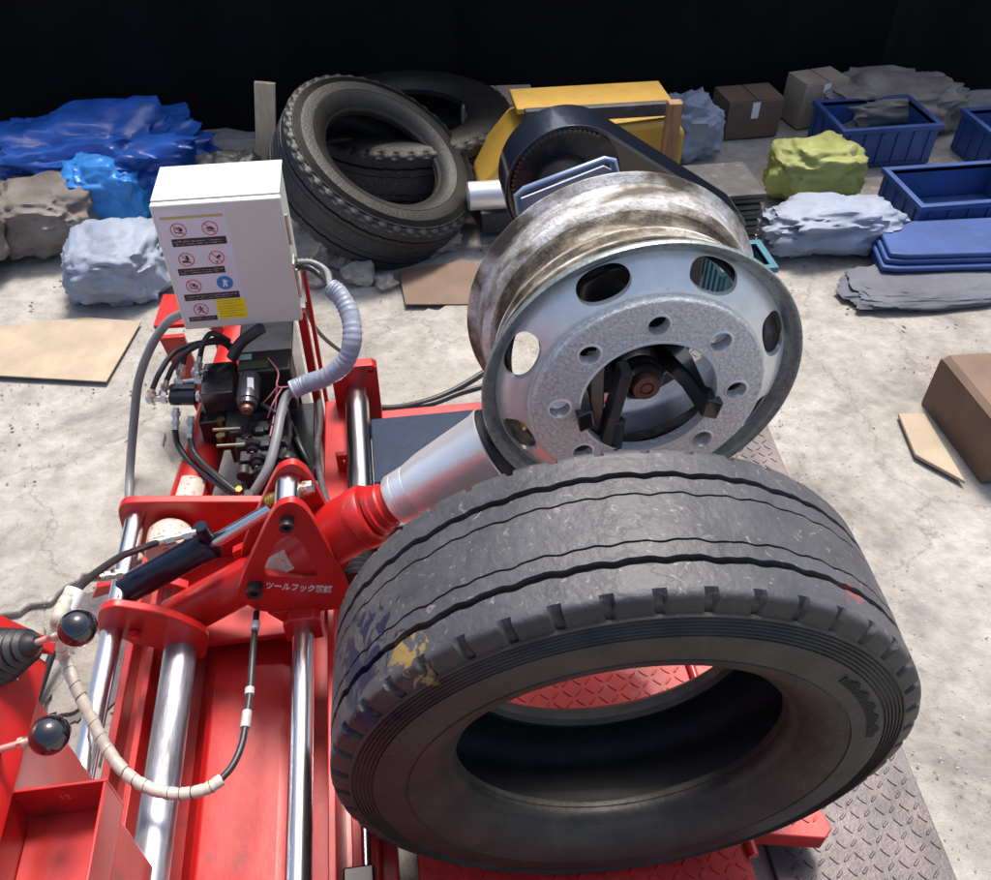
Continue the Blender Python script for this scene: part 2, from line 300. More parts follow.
def prism(bm, poly, axis, a, b, holes=()):
    """extrude a 2D outline; axis 'y': points are (x,z); 'x': (y,z); 'z': (x,y)"""
    def mk(p, h): return {'y': (p[0], h, p[1]), 'x': (h, p[0], p[1]), 'z': (p[0], p[1], h)}[axis]
    if not holes:
        A = [bm.verts.new(mk(p, a)) for p in poly]; Bv = [bm.verts.new(mk(p, b)) for p in poly]; n = len(poly)
        bm.faces.new(A); bm.faces.new(list(reversed(Bv)))
        for i in range(n): bm.faces.new((A[i], Bv[i], Bv[(i + 1) % n], A[(i + 1) % n]))
        return bm
    t = bmesh.new(); E = []
    for lp in [poly] + list(holes):
        vs = [t.verts.new(mk(p, a)) for p in lp]; E += [t.edges.new((vs[i], vs[(i + 1) % len(vs)])) for i in range(len(vs))]
    bmesh.ops.triangle_fill(t, use_beauty=True, use_dissolve=False, edges=E)
    r = bmesh.ops.extrude_face_region(t, geom=t.faces[:])
    off = Vector(mk((0, 0), b - a)) if axis != 'y' else Vector((0, b - a, 0))
    if axis == 'x': off = Vector((b - a, 0, 0))
    if axis == 'z': off = Vector((0, 0, b - a))
    bmesh.ops.translate(t, verts=[v for v in r['geom'] if isinstance(v, bmesh.types.BMVert)], vec=off)
    me = bpy.data.meshes.new('tmp'); t.to_mesh(me); t.free(); bm.from_mesh(me); bpy.data.meshes.remove(me); return bm
def rc(poly, it=2, k=.22):
    for _ in range(it):
        o_ = []
        for i in range(len(poly)):
            a, b = poly[i], poly[(i + 1) % len(poly)]
            o_ += [tuple(a[q] + (b[q] - a[q]) * k for q in (0, 1)), tuple(b[q] + (a[q] - b[q]) * k for q in (0, 1))]
        poly = o_
    return poly
def circ(cx, cy, r, n=20, a0=0, a1=360):
    full = a1 - a0 >= 360
    return [(cx + r * math.cos(R(a0 + (a1 - a0) * k / (n if full else n - 1))), cy + r * math.sin(R(a0 + (a1 - a0) * k / (n if full else n - 1)))) for k in range(n)]
def hexnut(bm, c, ax, r, h):
    cyl(bm, c, Vector(c) + Vector(ax).normalized() * h, r, n=6); return bm
def sag(p, q, drop, n=5):
    p, q = Vector(p), Vector(q); return [p.lerp(q, i / n) - Vector((0, 0, drop * 4 * (i / n) * (1 - i / n))) for i in range(n + 1)]
def text_bm(s, size, M, ext=.0006, align='LEFT', shear=0):
    c = bpy.data.curves.new('txt', 'FONT'); c.body = s; c.size = size; c.extrude = ext; c.align_x = align; c.shear = shear; c.offset = size * .02
    o = bpy.data.objects.new('txt', c); COL.objects.link(o); bpy.context.view_layer.update()
    me = bpy.data.meshes.new_from_object(o.evaluated_get(bpy.context.evaluated_depsgraph_get()))
    bm = bmesh.new(); bm.from_mesh(me); bm.transform(M); bpy.data.objects.remove(o); bpy.data.curves.remove(c); bpy.data.meshes.remove(me); return bm
def lugs(bm, x0, x1, y0, y1, z, pitch, ln, wd, h, inside=None, skew=0):
    """herringbone raised bars of tread plate"""
    nx = int((x1 - x0) / pitch) + 1; ny = int((y1 - y0) / pitch) + 1
    for i in range(nx):
        for j in range(ny):
            cx, cy = x0 + pitch * (i + .5), y0 + pitch * (j + .5)
            if cx > x1 - ln * .4 or cy > y1 - ln * .4 or (inside and not inside(cx, cy)): continue
            a = R(45 if (i + j) % 2 else -45) + skew
            ca, sa = math.cos(a), math.sin(a)
            def q(u, v, zz): return (cx + u * ca - v * sa, cy + u * sa + v * ca, zz)
            b0 = [bm.verts.new(q(u * ln / 2, v * wd / 2, z)) for u, v in ((-1, 0), (-.6, -1), (.6, -1), (1, 0), (.6, 1), (-.6, 1))]
            t0 = [bm.verts.new(q(u * ln / 2 * .86, v * wd / 2 * .5, z + h)) for u, v in ((-1, 0), (-.6, -1), (.6, -1), (1, 0), (.6, 1), (-.6, 1))]
            bm.faces.new(t0)
            for k in range(6): bm.faces.new((b0[k], b0[(k + 1) % 6], t0[(k + 1) % 6], t0[k]))
    return bm

# ================================================================== SETTING
def ground():
    bm = B()
    # fine near the machine, coarse to the horizon, as one sheet
    xs = [-60, -20, -8] + [-4 + .08 * i for i in range(101)] + [8, 20, 60]
    ys = [-40, -10, -3] + [-.5 + .08 * i for i in range(81)] + [9, 20, 60]
    g = []
    for y in ys:
        row = []
        for x in xs:
            h = 0
            if abs(x) < 4 and -.5 < y < 5.9: h = .010 * noise.noise(Vector((x * 1.7, y * 1.7, 0))) + .004 * noise.noise(Vector((x * 6, y * 6, 3)))
            row.append(bm.verts.new((x, y, h - .006)))
        g.append(row)
    for j in range(len(ys) - 1):
        for i in range(len(xs) - 1): bm.faces.new((g[j][i], g[j][i + 1], g[j + 1][i + 1], g[j + 1][i]))
    o = obj('ground', bm, CONC, smooth=180); o['kind'] = 'structure'
    # broken screed layer lying proud of the ground at the left and behind, ragged edges
    def slab(name, pts, z, seed, sub=6, amp=.02, m_=None):
        r = random.Random(seed); out = []
        for i in range(len(pts)):
            a, b = Vector(pts[i]), Vector(pts[(i + 1) % len(pts)])
            for k in range(sub):
                p = a.lerp(b, k / sub); out.append((p.x + r.uniform(-amp, amp), p.y + r.uniform(-amp, amp)))
        o = obj(name, prism(B(), out, 'z', -.01, z), m_ or CONC, bevel=.0015 if m_ else .004, bseg=1); o['kind'] = 'structure'; return o
    slab('broken_screed', [(-.95, 1.72), (-.74, 1.80), (-.70, 2.05), (-.82, 2.32), (-1.05, 2.25), (-1.3, 2.0), (-1.35, 1.75), (-1.15, 1.6)], .016, 1)
    slab('broken_screed', [(-1.3, .95), (-1.02, 1.18), (-.93, 1.42), (-1.05, 1.55), (-1.3, 1.6), (-2.4, 1.5), (-2.4, 1.0)], .018, 2)
    slab('broken_screed', [(-.1, 2.35), (.42, 2.2), (.5, 2.6), (.3, 2.95), (-.05, 2.85), (-.25, 2.6)], .014, 3, 8, .02)
    slab('dark_screed', [(-.98, 1.22), (-.80, 1.30), (-.72, 1.62), (-.80, 1.80), (-.95, 1.66), (-1.02, 1.42)], .002, 11, 9, .015, DARKC)
    slab('dark_screed', [(-1.02, .95), (-.86, 1.0), (-.82, 1.18), (-.98, 1.12)], .003, 12, 9, .012, DARKC)
    slab('broken_screed', [(-.96, 1.28), (-.86, 1.30), (-.82, 1.42), (-.88, 1.52), (-.96, 1.44)], .014, 13, 8, .010)
    slab('broken_screed', [(-.90, 1.02), (-.80, 1.08), (-.82, 1.20), (-.92, 1.16)], .014, 15, 8, .010)
ground()
bm = B()
for i in range(1400):
    r = rnd.random()
    if r < .3: x, y = rnd.gauss(1.27, .06), rnd.uniform(.3, 2.4)
    elif r < .6: x, y = rnd.uniform(-1.6, -.78), rnd.uniform(1.0, 3.0)
    else: x, y = rnd.uniform(-.3, 3), rnd.uniform(2, 4)
    s = rnd.uniform(.001, .0042) * (1.6 if rnd.random() < .04 else 1)
    bmesh.ops.create_icosphere(bm, subdivisions=1, radius=s, matrix=Matrix.Translation((x, y, s * .3 + (.03 if r < .3 and x > 1.2 else 0))) @ Matrix.Diagonal((rnd.uniform(.7, 1.5), rnd.uniform(.7, 1.3), .7, 1)))
o = obj('gravel', bm, ROCK, smooth=10, kind='stuff')
o['label'] = 'loose grit and crumbs of concrete scattered over the ground'; o['category'] = 'gravel'

# dark tarpaulin wall closing the far side
bm = B(); n = 90
cols = []
for i in range(n + 1):
    x = -5 + 10.5 * i / n; y = 4.72 + .05 * math.sin(i * 1.1) + .03 * math.sin(i * 2.7)
    cols.append([(x, y, 0), (x, y + .02, 1.2), (x, y, 2.4)])
g = [[bm.verts.new(p) for p in c] for c in cols]
gb = [[bm.verts.new((p[0], p[1] + .05, p[2])) for p in c] for c in cols]
for i in range(n):
    for j in range(2):
        bm.faces.new((g[i][j], g[i + 1][j], g[i + 1][j + 1], g[i][j + 1])); bm.faces.new((gb[i][j], gb[i][j + 1], gb[i + 1][j + 1], gb[i + 1][j]))
    bm.faces.new((g[i][2], g[i + 1][2], gb[i + 1][2], gb[i][2]))
tag(recentre(obj('tarpaulin_wall', bm, BLACKT, smooth=60)), 'black tarpaulin wall hanging in folds across the whole far side', 'wall')

# purple-grey tread plate strip on the ground, right of the machine
PL = thing('steel_floor_plate', (.95, 1.3, 0), 'worn purple grey diamond tread plate strip on the ground right of the red machine', 'floor plate')
pl_out = [(.70, .25), (1.088, .25), (1.105, .58), (1.165, 1.3), (1.225, 2.05), (1.26, 2.6), (.84, 2.6), (.75, 1.5)]
obj('plate', prism(B(), pl_out, 'z', 0.0, .022), PLATE, PL, bevel=.002)
def in_pl(x, y):
    xr = 1.085 + (y - .25) * .073 - .02; xl = .70 + max(0, (y - .25)) * .06 + .02; return xl < x < xr
obj('tread_pattern', lugs(B(), .69, 1.30, .26, 2.58, .022, .030, .026, .0065, .0026, in_pl, skew=R(-8)), PLATE, PL, kind='stuff')

# ================================================================== TYRE CHANGER BASE
M = thing('tyre_changer', (-.3, 1.2, 0), 'red truck tyre changer frame with long chrome slide rails, left of the tyre', 'tyre changer')
obj('floor_pan', box(B(), -.725, -.10, .15, 1.62, .10, .15), RED, M, bevel=.004)
obj('side_rail', box(B(), -.725, -.705, .15, 1.62, .15, .21), RED, M, bevel=.003)
obj('divider_wall', box(B(), -.637, -.622, .15, 1.46, .15, .30), RED, M, bevel=.002)
obj('deck_box', prism(B(), [(-.545, .15), (-.522, .19), (-.505, .232), (-.490, .245), (-.335, .245), (-.30, .235), (-.285, .15)], 'y', .15, 1.47), RED, M, bevel=.003, smooth=9)
obj('side_wall', box(B(), -.222, -.205, .15, 1.5, .15, .33), RED, M, bevel=.003)
obj('outer_wall', box(B(), -.19, -.135, .15, 1.15, .15, .20), RED_TREAD, M, bevel=.003)
obj('end_plate', box(B(), -.725, -.205, .12, .15, .10, .45), RED, M, bevel=.004)
def bar(name, x, z, y0, y1, r, m): return obj(name, cyl(B(), (x, y0, z), (x, y1, z), r, n=40), m, M)
bar('slide_rail', -0.650, 0.485, .15, 1.50, .022, CHROME)
bar('slide_rail', -.265, .40, .15, 1.165, .0245, CHROME)
bar('cylinder_rod', -0.534, .385, .15, 1.19, .035, GALV)
bar('slide_rail', -.128, .39, 1.45, 1.99, .034, CHROME)
# far hydraulic cylinder body (red tube) with label
obj('cylinder_body', cyl(B(), (-.60, 1.52, .33), (-.50, 2.42, .33), .052, n=40, ch=.006), RED, M)
a, u, v = frame_of(Vector((.10, .90, 0)))
def patch(c0, c1, cen, ax, r, ang0, ang1, n=14):
    bm = B(); a, u, v = frame_of(ax); cen = Vector(cen); lo = []
    for rr in (r, r + .0008):
        for h in (c0, c1): lo.append([cen + a * h + (u * math.cos(R(t)) + v * math.sin(R(t))) * rr for t in [ang0 + (ang1 - ang0) * k / n for k in range(n + 1)]])
    V = [[bm.verts.new(p) for p in l] for l in lo]
    for k in range(n): bm.faces.new((V[2][k], V[2][k + 1], V[3][k + 1], V[3][k]))
    for A_, B_ in ((0, 2), (1, 3)):
        for k in range(n): bm.faces.new((V[A_][k], V[A_][k + 1], V[B_][k + 1], V[B_][k]))
    return bm
obj('rating_label', patch(.10, .20, (-.60, 1.52, .33), (.10, .90, 0), .052, 250, 325), LABEL, M)
# angled red rear beams
obj('rear_beam', prism(B(), [(-.235, 1.40), (-.135, 1.40), (-.165, 2.02), (-.225, 2.02)], 'z', .18, .34), RED, M, bevel=.004)
obj('rear_beam', prism(B(), [(-.70, 1.62), (-.16, 1.62), (-.16, 1.70), (-.70, 1.70)], 'z', .05, .20), RED, M, bevel=.004)
bm = prism(B(), [(-.192, .20), (-.192, .475), (-.18, .487), (-.075, .487), (-.062, .475), (-.062, .20)], 'y', 1.985, 2.02, holes=[circ(-.080, .465, .008, 12), circ(-.176, .463, .006, 10)])
obj('rail_end_plate', bm, RED, M, bevel=.003)
obj('drilled_tab', prism(B(), [(-.19, .28), (-.15, .28), (-.15, .40), (-.19, .40)], 'y', 1.72, 1.735, holes=[circ(-.170, .30, .007, 12), circ(-.170, .375, .007, 12)]), RED, M, bevel=.002)
obj('cross_bar', box(B(), -.062, .62, 1.853, 1.904, .345, .385), RED, M, bevel=.004)
# slate box beam beside chrome rail
obj('carriage_box', box(B(), -.092, .30, 1.60, 1.85, .16, .405), SLATE, M, bevel=.004)
obj('carriage_box_foot', box(B(), -.150, .26, 1.50, 1.597, .10, .34), BLACKD, M, bevel=.004)
obj('black_gaiter', lathe(B(), [(.001, 0)] + [(.034 + .006 * (k % 2), .008 * k) for k in range(22)] + [(.001, .17)], (-.145, 1.30, .39), (0, 1, 0), 28, close=False), BLACKP, M)
# bits seen low beside the tyre
obj('guide_block', box(B(), -.20, -.14, .60, .70, .20, .28), BLACK, M, bevel=.004)
obj('guide_bracket', box(B(), -.17, -.055, .55, .665, .20, .262), RED, M, bevel=.004)
bm = B(); hexnut(bm, (-.140, .62, .262), (0, 0, 1), .016, .012); cyl(bm, (-.140, .62, .262), (-.140, .62, .285), .009, n=16); obj('bolt', bm, STEEL, M)
obj('shield_plate', prism(B(), [(-.168, .15), (-.075, .15), (-.075, .30), (-.168, .30)], 'y', .80, .806), BLUEG, M, bevel=.001)
bar('small_guide_rod', -.155, .26, .70, 1.15, .010, CHROME)

# red and pink stand at the far left
S = thing('red_stand', (-.70, 2.35, 0), 'small red angle stand with a sloping top, behind the cabinet at far left', 'stand')
obj('top', prism(B(), [(q_[0], q_[1]) for q_ in ((-0.755, 2.390, 0.400), (-0.563, 2.384, 0.400), (-0.577, 2.544, 0.400), (-0.747, 2.568, 0.400))], 'z', .385, .40), RED, S, bevel=.002)
obj('leg', prism(B(), [(-.735, .385), (-.66, .385), (-.63, 0), (-.68, 0)], 'y', 2.34, 2.36), RED, S, bevel=.002)
obj('leg', prism(B(), [(-.60, .385), (-.56, .385), (-.56, 0), (-.60, 0)], 'y', 2.46, 2.48), RED, S, bevel=.002)

# ================================================================== PLATFORM
D = thing('wheel_platform', (.35, 1.0, 0), 'red diamond tread platform under the standing tyre, with a hinged side flap', 'platform')
zt = .138
obj('deck', box(B(), -.06, .638, .98, 1.50, .10, zt), RED_TREAD, D, bevel=.003)
obj('deck_tread', lugs(B(), -.05, .630, .99, 1.49, zt, .028, .027, .0065, .0028), RED_TREAD, D, kind='stuff')
for x_ in (.0, .58): obj('support', box(B(), x_, x_ + .05, 1.0, 1.45, .0, .099), RED, D, bevel=.003)
obj('front_channel', prism(B(), [(.20, .02), (.20, .12), (.30, zt), (.90, zt), (.90, .02)], 'x', -.06, .632), RED_TREAD, D, bevel=.003)
obj('channel_lip', box(B(), -.06, .60, .575, .59, zt + .001, zt + .030), RED, D, bevel=.003)
obj('channel_tread', lugs(B(), -.05, .625, .60, .78, zt, .028, .027, .0065, .0028), RED_TREAD, D, kind='stuff')
fl = [(.648, 1.12), (.648, .705), (0.807, 0.672), (0.828, 0.689), (0.820, 0.763), (.74, 1.02), (.70, 1.12)]
obj('flap', prism(B(), fl, 'z', .085, .14), RED_TREAD, D, bevel=.003)
def in_fl(x, y): return x > .66 and y > .700 and y < .74 + (.835 - x) * 2.4 and x < .822
obj('flap_tread', lugs(B(), .645, .85, .68, 1.1, .14, .024, .023, .006, .0030, in_fl), RED_TREAD, D, kind='stuff')
obj('flap_leg', box(B(), .66, .70, .76, .80, .0, .084), RED, D, bevel=.002)
h = obj('hinge_pin', cyl(B(), (.640, .655, .146), (.640, .69, .146), .0115, n=20, ch=.001), RED, D)
h2 = obj('hinge_rod', cyl(B(), (.645, .98, .146), (.645, 1.22, .146), .0105, n=20, ch=.001), RED, D)
bm = B(); cyl(bm, (.50, .574, .155), (.50, .558, .155), .006, n=14); obj('screw', bm, STEEL, D)

# ================================================================== TRUCK TYRE (standing)
LINER = mat('tyre_inner_liner', (.016, .017, .019), .5, var=.4, spec=.4, vscale=16, bump=.001, bscale=70)
def make_tyre(name, c, yaw, label, group=None, NT=44, seg=14, Rr=.5, W=.300, lean=0, detail=True, matl=None, axis_up=False):
    """profile s runs from the near bead over the near sidewall, tread, far sidewall, inside and back"""
    root = thing(name, c, label, 'tyre', group)
    N_ = NT * seg
    hw = W / 2
    # (radius, y, wear, kind)  kind: 0 plain, 1 shoulder notch zone, 2 tread interior
    prof = [(.300, -hw + .082, 0, 0), (.292, -hw + .078, 0, 0), (.288, -hw + .072, 0, 0), (.2885, -hw + .064, 0, 0), (.290, -hw + .063, 0, 0), (.2885, -hw + .060, 0, 0), (.290, -hw + .048, 0, 0), (.296, -hw + .040, 0, 0), (.303, -hw + .036, 0, 0), (.306, -hw + .031, 0, 0), (.315, -hw + .021, 0, 0), (.328, -hw + .010, 0, 0), (.345, -hw - .001, 0, 0), (.370, -hw - .009, 0, 0), (.3715, -hw - .0070, 0, 0), (.374, -hw - .0070, 0, 0), (.3755, -hw - .0095, 0, 0),
            (.400, -hw - .0095, 0, 0), (.425, -hw - .007, 0, 0)]
    for k in range(6):   # concentric ribs
        r0 = .428 + k * .0062
        y0 = -hw - .0065 + k * .0013
        prof += [(r0, y0, 0, 0), (r0 + .0012, y0 + .0030, 0, 0), (r0 + .0030, y0 + .0030, 0, 0), (r0 + .0042, y0, 0, 0)]
    prof += [(.4665, -hw + .000, .05, 0), (.4680, -hw + .004, .05, 0), (.4700, -hw + .0045, .1, 1), (.480, -hw + .008, .15, 1), (.489, -hw + .011, .25, 1), (.4945, -hw + .0135, .5, 1), (.4975, -hw + .019, .9, 1), (.4985, -hw + .026, 1, 2)]
    yl, yr = -hw + .029, hw - .029
    GR = [(-.262, .0042, .012, 1.0), (-.155, .0013, .005, 1.0), (.135, .0013, .005, 1.0), (.262, .0042, .012, 1.0)]  # centre (fraction of W), half width, depth
    rows = {round(yl + (yr - yl) * k / 44, 5) for k in range(45)}
    for g_ in GR:
        for e_ in (1, 1.5): rows |= {round(g_[0] * W - g_[1] * e_, 5), round(g_[0] * W + g_[1] * e_, 5)}
    rows = sorted(rows)
    for y in rows: prof.append((.5005 - .0035 * (y / hw) ** 2, y, 1, 3))
    prof += [(.4985, hw - .026, 1, 2), (.4975, hw - .019, .9, 1), (.4945, hw - .0135, .5, 1), (.480, hw - .008, .15, 1), (.468, hw - .0045, .05, 0)]
    prof += [(.455, hw + .004, 0, 0), (.425, hw + .009, 0, 0), (.385, hw + .010, 0, 0), (.345, hw + .006, 0, 0), (.318, hw - .008, 0, 0), (.303, hw - .018, 0, 0), (.290, hw - .028, 0, 0), (.288, hw - .050, 0, 0), (.296, hw - .060, 0, 0),
             (.310, hw - .058, 0, 0), (.33, hw - .030, 0, 0), (.37, hw - .004, 0, 0), (.42, hw - .008, 0, 0), (.455, hw - .03, 0, 0), (.470, hw - .07, 0, 0), (.4735, 0, 0, 0), (.470, -hw + .07, 0, 0), (.455, -hw + .03, 0, 0), (.42, -hw + .008, 0, 0), (.37, -hw + .004, 0, 0), (.33, -hw + .045, 0, 0), (.310, -hw + .078, 0, 0)]
    me = bpy.data.meshes.new('carcass'); V = []; F = []; wear = []
    sc_ = Rr / .5
    liner = len(prof) - 14
    for i in range(N_):
        th = 2 * math.pi * i / N_; ct, st = math.cos(th), math.sin(th); ph = (i % seg) / seg; pid = i // seg
        tri = abs((ph * 2) % 2 - 1) * 2 - 1
        for (r, y, wv, kd) in prof:
            yy = y; rr = r
            if kd == 1:
                if ph < 2.1 / seg and y < 0 or (ph > .5 and ph < .5 + 2.1 / seg and y > 0): rr -= .014 * min(1, max(0, (r - .468) / .012)); wv *= .1
                else: rr += .0006 * math.sin(pid * 7.3)
            if kd == 3:
                yy = y + (.0017 * math.sin(th * NT) + .0010 * math.sin(th * NT * 2 + 1) + .003 * noise.noise(Vector((ct * 7, st * 7, 2)))) * max(0, 1 - (abs(y) / (hw * .82)) ** 8)
                for (gc, gw, gd, am) in GR:
                    ctr = gc * W
                    dd = abs(y - ctr)
                    if dd < gw * 1.45:
                        f = 1 if dd < gw * 1.02 else 0
                        rr -= gd * f; wv = min(wv, 1 - f)
                rr += .0012 * noise.noise(Vector((ct * 9, st * 9, y * 20))) + .0007 * noise.noise(Vector((ct * 40, st * 40, y * 80)))
            V.append((rr * sc_ * ct, yy * sc_, rr * sc_ * st)); wear.append(max(0, wv))
    n = len(prof)
    for i in range(N_):
        a = i * n; b = ((i + 1) % N_) * n
        for j in range(n):
            k = (j + 1) % n; F.append((a + j, b + j, b + k, a + k))
    if axis_up: V = [(x, z, y) for x, y, z in V]; F = [f[::-1] for f in F]
    me.from_pydata(V, [], F); at_ = me.attributes.new('wear', 'FLOAT', 'POINT'); at_.data.foreach_set('value', wear)
    me.materials.append(matl); me.materials.append(LINER); me.polygons.foreach_set('material_index', [1 if j >= liner and j < n - 1 else 0 for i in range(N_) for j in range(n)]); me.polygons.foreach_set('use_smooth', [True] * len(F)); me.set_sharp_from_angle(angle=R(42)); me.update()
    bm = bmesh.new(); bm.from_mesh(me); bmesh.ops.recalc_face_normals(bm, faces=bm.faces); bm.to_mesh(me); bm.free()
    o = bpy.data.objects.new('carcass', me); COL.objects.link(o); o.parent = root; root.rotation_euler = (lean, 0, yaw)
    return root, o
TC = (.320, .794, .638)
PAINT = [((-.42, -.06, .24), .22, (.005, .007, .035), 24, .60), ((-.34, -.11, .34), .10, (.22, .15, .05), 34, .60), ((.30, -.09, .38), .06, (.20, .06, .06), 40, .60)]
TYM = tyre_material('tyre_rubber', (.082, .082, .09), PAINT)
TY, tyo = make_tyre('truck_tyre', TC, R(-3.2), Rr=.49, lean=R(1.4), label='big worn grey truck tyre standing on the red platform, paint smears on its tread', matl=TYM)
ORG[TY.name] = Vector((0, 0, 0)); ORG[tyo.name] = Vector((0, 0, 0))
# moulded sidewall marks (raised rubber)
RUB = tyre_material('sidewall_rubber', (.06, .06, .062), [], 2.2)
def on_side(bm, r0, r1, a0, a1, y=-.1575, t=.001):
    pts = [(r, a) for r, a in ((r0, a0), (r0, a1), (r1, a1), (r1, a0))]
    lo = [[(r * math.cos(a), yy, r * math.sin(a)) for r, a in pts] for yy in (y + .003, y - t * .6)]
    A = [bm.verts.new(p) for p in lo[0]]; Bv = [bm.verts.new(p) for p in lo[1]]
    bm.faces.new(Bv)
    for i in range(4): bm.faces.new((A[i], A[(i + 1) % 4], Bv[(i + 1) % 4], Bv[i]))
bm = B()
for k in range(34):
    a = R(12) + k * R(.95); on_side(bm, .392, .404 + .008 * math.sin(k * .5) ** 2, a, a + R(.28), y=-.1575, t=.001)
obj('sidewall_ribbing', bm, RUB, tyo); bm = B()
for k in range(22):
    a = R(15) + k * R(1.1); on_side(bm, .350, .366, a, a + R(.3), y=-.1500, t=.001)
obj('sidewall_ribbing', bm, RUB, tyo); bm = B()
for k in range(16):
    a = R(218) + k * R(1.1); on_side(bm, .350, .361, a, a + R(.3), y=-.1500, t=.001)
obj('sidewall_ribbing', bm, RUB, tyo)
# ================================================================== WHEEL (steel rim on the chuck)
WC = Vector((.452, 0, .985)); YF = 1.222
Wt = thing('truck_wheel', (.452, 1.33, .985), 'silver steel truck wheel with eight bolt holes clamped on the chuck above the tyre', 'wheel')
# barrel: outer surface, closed loop with thickness
outer = [(.302, 0), (.304, .006), (.300, .012), (.290, .016), (.2845, .022), (.2800, .050), (.2845, .054), (.2845, .060), (.2720, .068), (.2660, .076), (.2650, .100), (.2700, .106), (.2690, .114), (.2560, .124), (.2500, .140), (.2520, .158), (.2660, .178), (.2780, .186), (.2800, .194), (.2740, .200), (.2780, .210), (.2845, .234), (.288, .242), (.300, .247), (.304, .251), (.302, .257)]
inner = [(r - .011, y + (.004 if y < .13 else -.004)) for r, y in reversed(outer)]
bmb = lathe(B(), outer + inner, (WC.x, YF, WC.z), (0, 1, 0), 160)
for f in bmb.faces:
    c = f.calc_center_median(); rr, yy = math.hypot(c.x - WC.x, c.z - WC.z), c.y - YF
    f.material_index = 1 if (.016 < yy < .052 or .068 < yy < .104 or .124 < yy < .18) else (2 if .198 < yy < .243 else 0)
obj('rim_barrel', bmb, [BARREL, GRIME, LILAC], Wt, smooth=50)
# bright front lip and dark gutter in front of the disc
obj('front_flange', lathe(B(), [(.3045, -.003), (.3065, .002), (.3055, .009), (.300, .013), (.292, .014), (.286, .022), (.279, .028), (.274, .026), (.280, .014), (.289, .004), (.296, -.002)], (WC.x, YF, WC.z), (0, 1, 0), 160), FLANGE, Wt, smooth=60)
# disc: a dished outer ring with hand holes and a flat hammered pad with bolt holes
pf = [(.200, -.020), (.222, -.024), (.228, -.021), (.240, -.013), (.255, -.004), (.267, .007), (.276, .018), (.282, .025)]
def yo(r):
    for (a, ya), (b, yb) in zip(pf, pf[1:]):
        if r <= b: return ya + (yb - ya) * max(0, (r - a) / (b - a))
    return pf[-1][1]
def hand(k):
    a = R(45 * k + 22.5); c = Vector((.2515 * math.cos(a), .2515 * math.sin(a))); er = Vector((math.cos(a), math.sin(a))); et = Vector((-er.y, er.x)); lp = []
    for j in range(40):
        t = 2 * math.pi * j / 40; p = c + er * (.0245 * math.copysign(abs(math.cos(t)) ** .8, math.cos(t))) + et * (.048 * math.copysign(abs(math.sin(t)) ** .9, math.sin(t)))
        lp.append((p.x, p.y))
    return lp
def disc():
    t = bmesh.new(); E = []
    for lp in [circ(0, 0, .281, 160), circ(0, 0, .205, 120)] + [hand(k) for k in range(8)]:
        vs = [t.verts.new((p[0], 0, p[1])) for p in lp]; E += [t.edges.new((vs[i], vs[(i + 1) % len(vs)])) for i in range(len(vs))]
    bmesh.ops.triangle_fill(t, use_beauty=True, use_dissolve=False, edges=E)
    for _ in range(5):
        lng = [e for e in t.edges if e.calc_length() > .007]
        if not lng: break
        bmesh.ops.subdivide_edges(t, edges=lng, cuts=1)
        bmesh.ops.triangulate(t, faces=[f for f in t.faces if len(f.verts) > 3])
    for v in t.verts: v.co.y = yo(math.hypot(v.co.x, v.co.z))
    r = bmesh.ops.extrude_face_region(t, geom=t.faces[:])
    bmesh.ops.translate(t, verts=[v for v in r['geom'] if isinstance(v, bmesh.types.BMVert)], vec=(0, .012, 0))
    t.transform(Matrix.Translation((WC.x, YF, WC.z)))
    return t
obj('wheel_disc', disc(), WHEEL, Wt, smooth=40)
hl = [circ(0, 0, .129, 110)] + [circ(.1675 * math.cos(R(45 * k + 1)), .1675 * math.sin(R(45 * k + 1)), .0195, 28) for k in range(8)]
bmp = prism(B(), circ(0, 0, .219, 160), 'y', -.042, -.016, holes=hl); bmp.transform(Matrix.Translation((WC.x, YF, WC.z)))
wd_ = obj('bolt_pad', bmp, WHEEL_PAD, Wt, smooth=30, bevel=.005, bseg=3)
# bolt hole chamfer rings
ring0 = None
for k in range(8):
    a = R(45 * k + 1); c = (WC.x + .1675 * math.cos(a), YF - .0425, WC.z + .1675 * math.sin(a))
    obj('bolt_hole_rim', lathe(B(), [(.0195, .006), (.0193, -.0008), (.0220, -.0008), (.0240, .001), (.0240, .006)], c, (0, 1, 0), 28), WHEEL, wd_)
obj('hub_hole_lip', lathe(B(), [(.129, .010), (.1285, -.0015), (.1325, -.0015), (.134, .002), (.134, .010)], (WC.x, YF - .042, WC.z), (0, 1, 0), 96), WHEEL, Wt)
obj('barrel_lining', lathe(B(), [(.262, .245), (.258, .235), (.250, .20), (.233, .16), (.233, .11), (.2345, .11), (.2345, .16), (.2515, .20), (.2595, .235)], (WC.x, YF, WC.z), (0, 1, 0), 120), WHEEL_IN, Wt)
obj('valve_stem', cyl(B(), (WC.x - .235, YF - .005, WC.z - .06), (WC.x - .23, YF - .03, WC.z - .055), .004, n=12), BRASS, Wt)

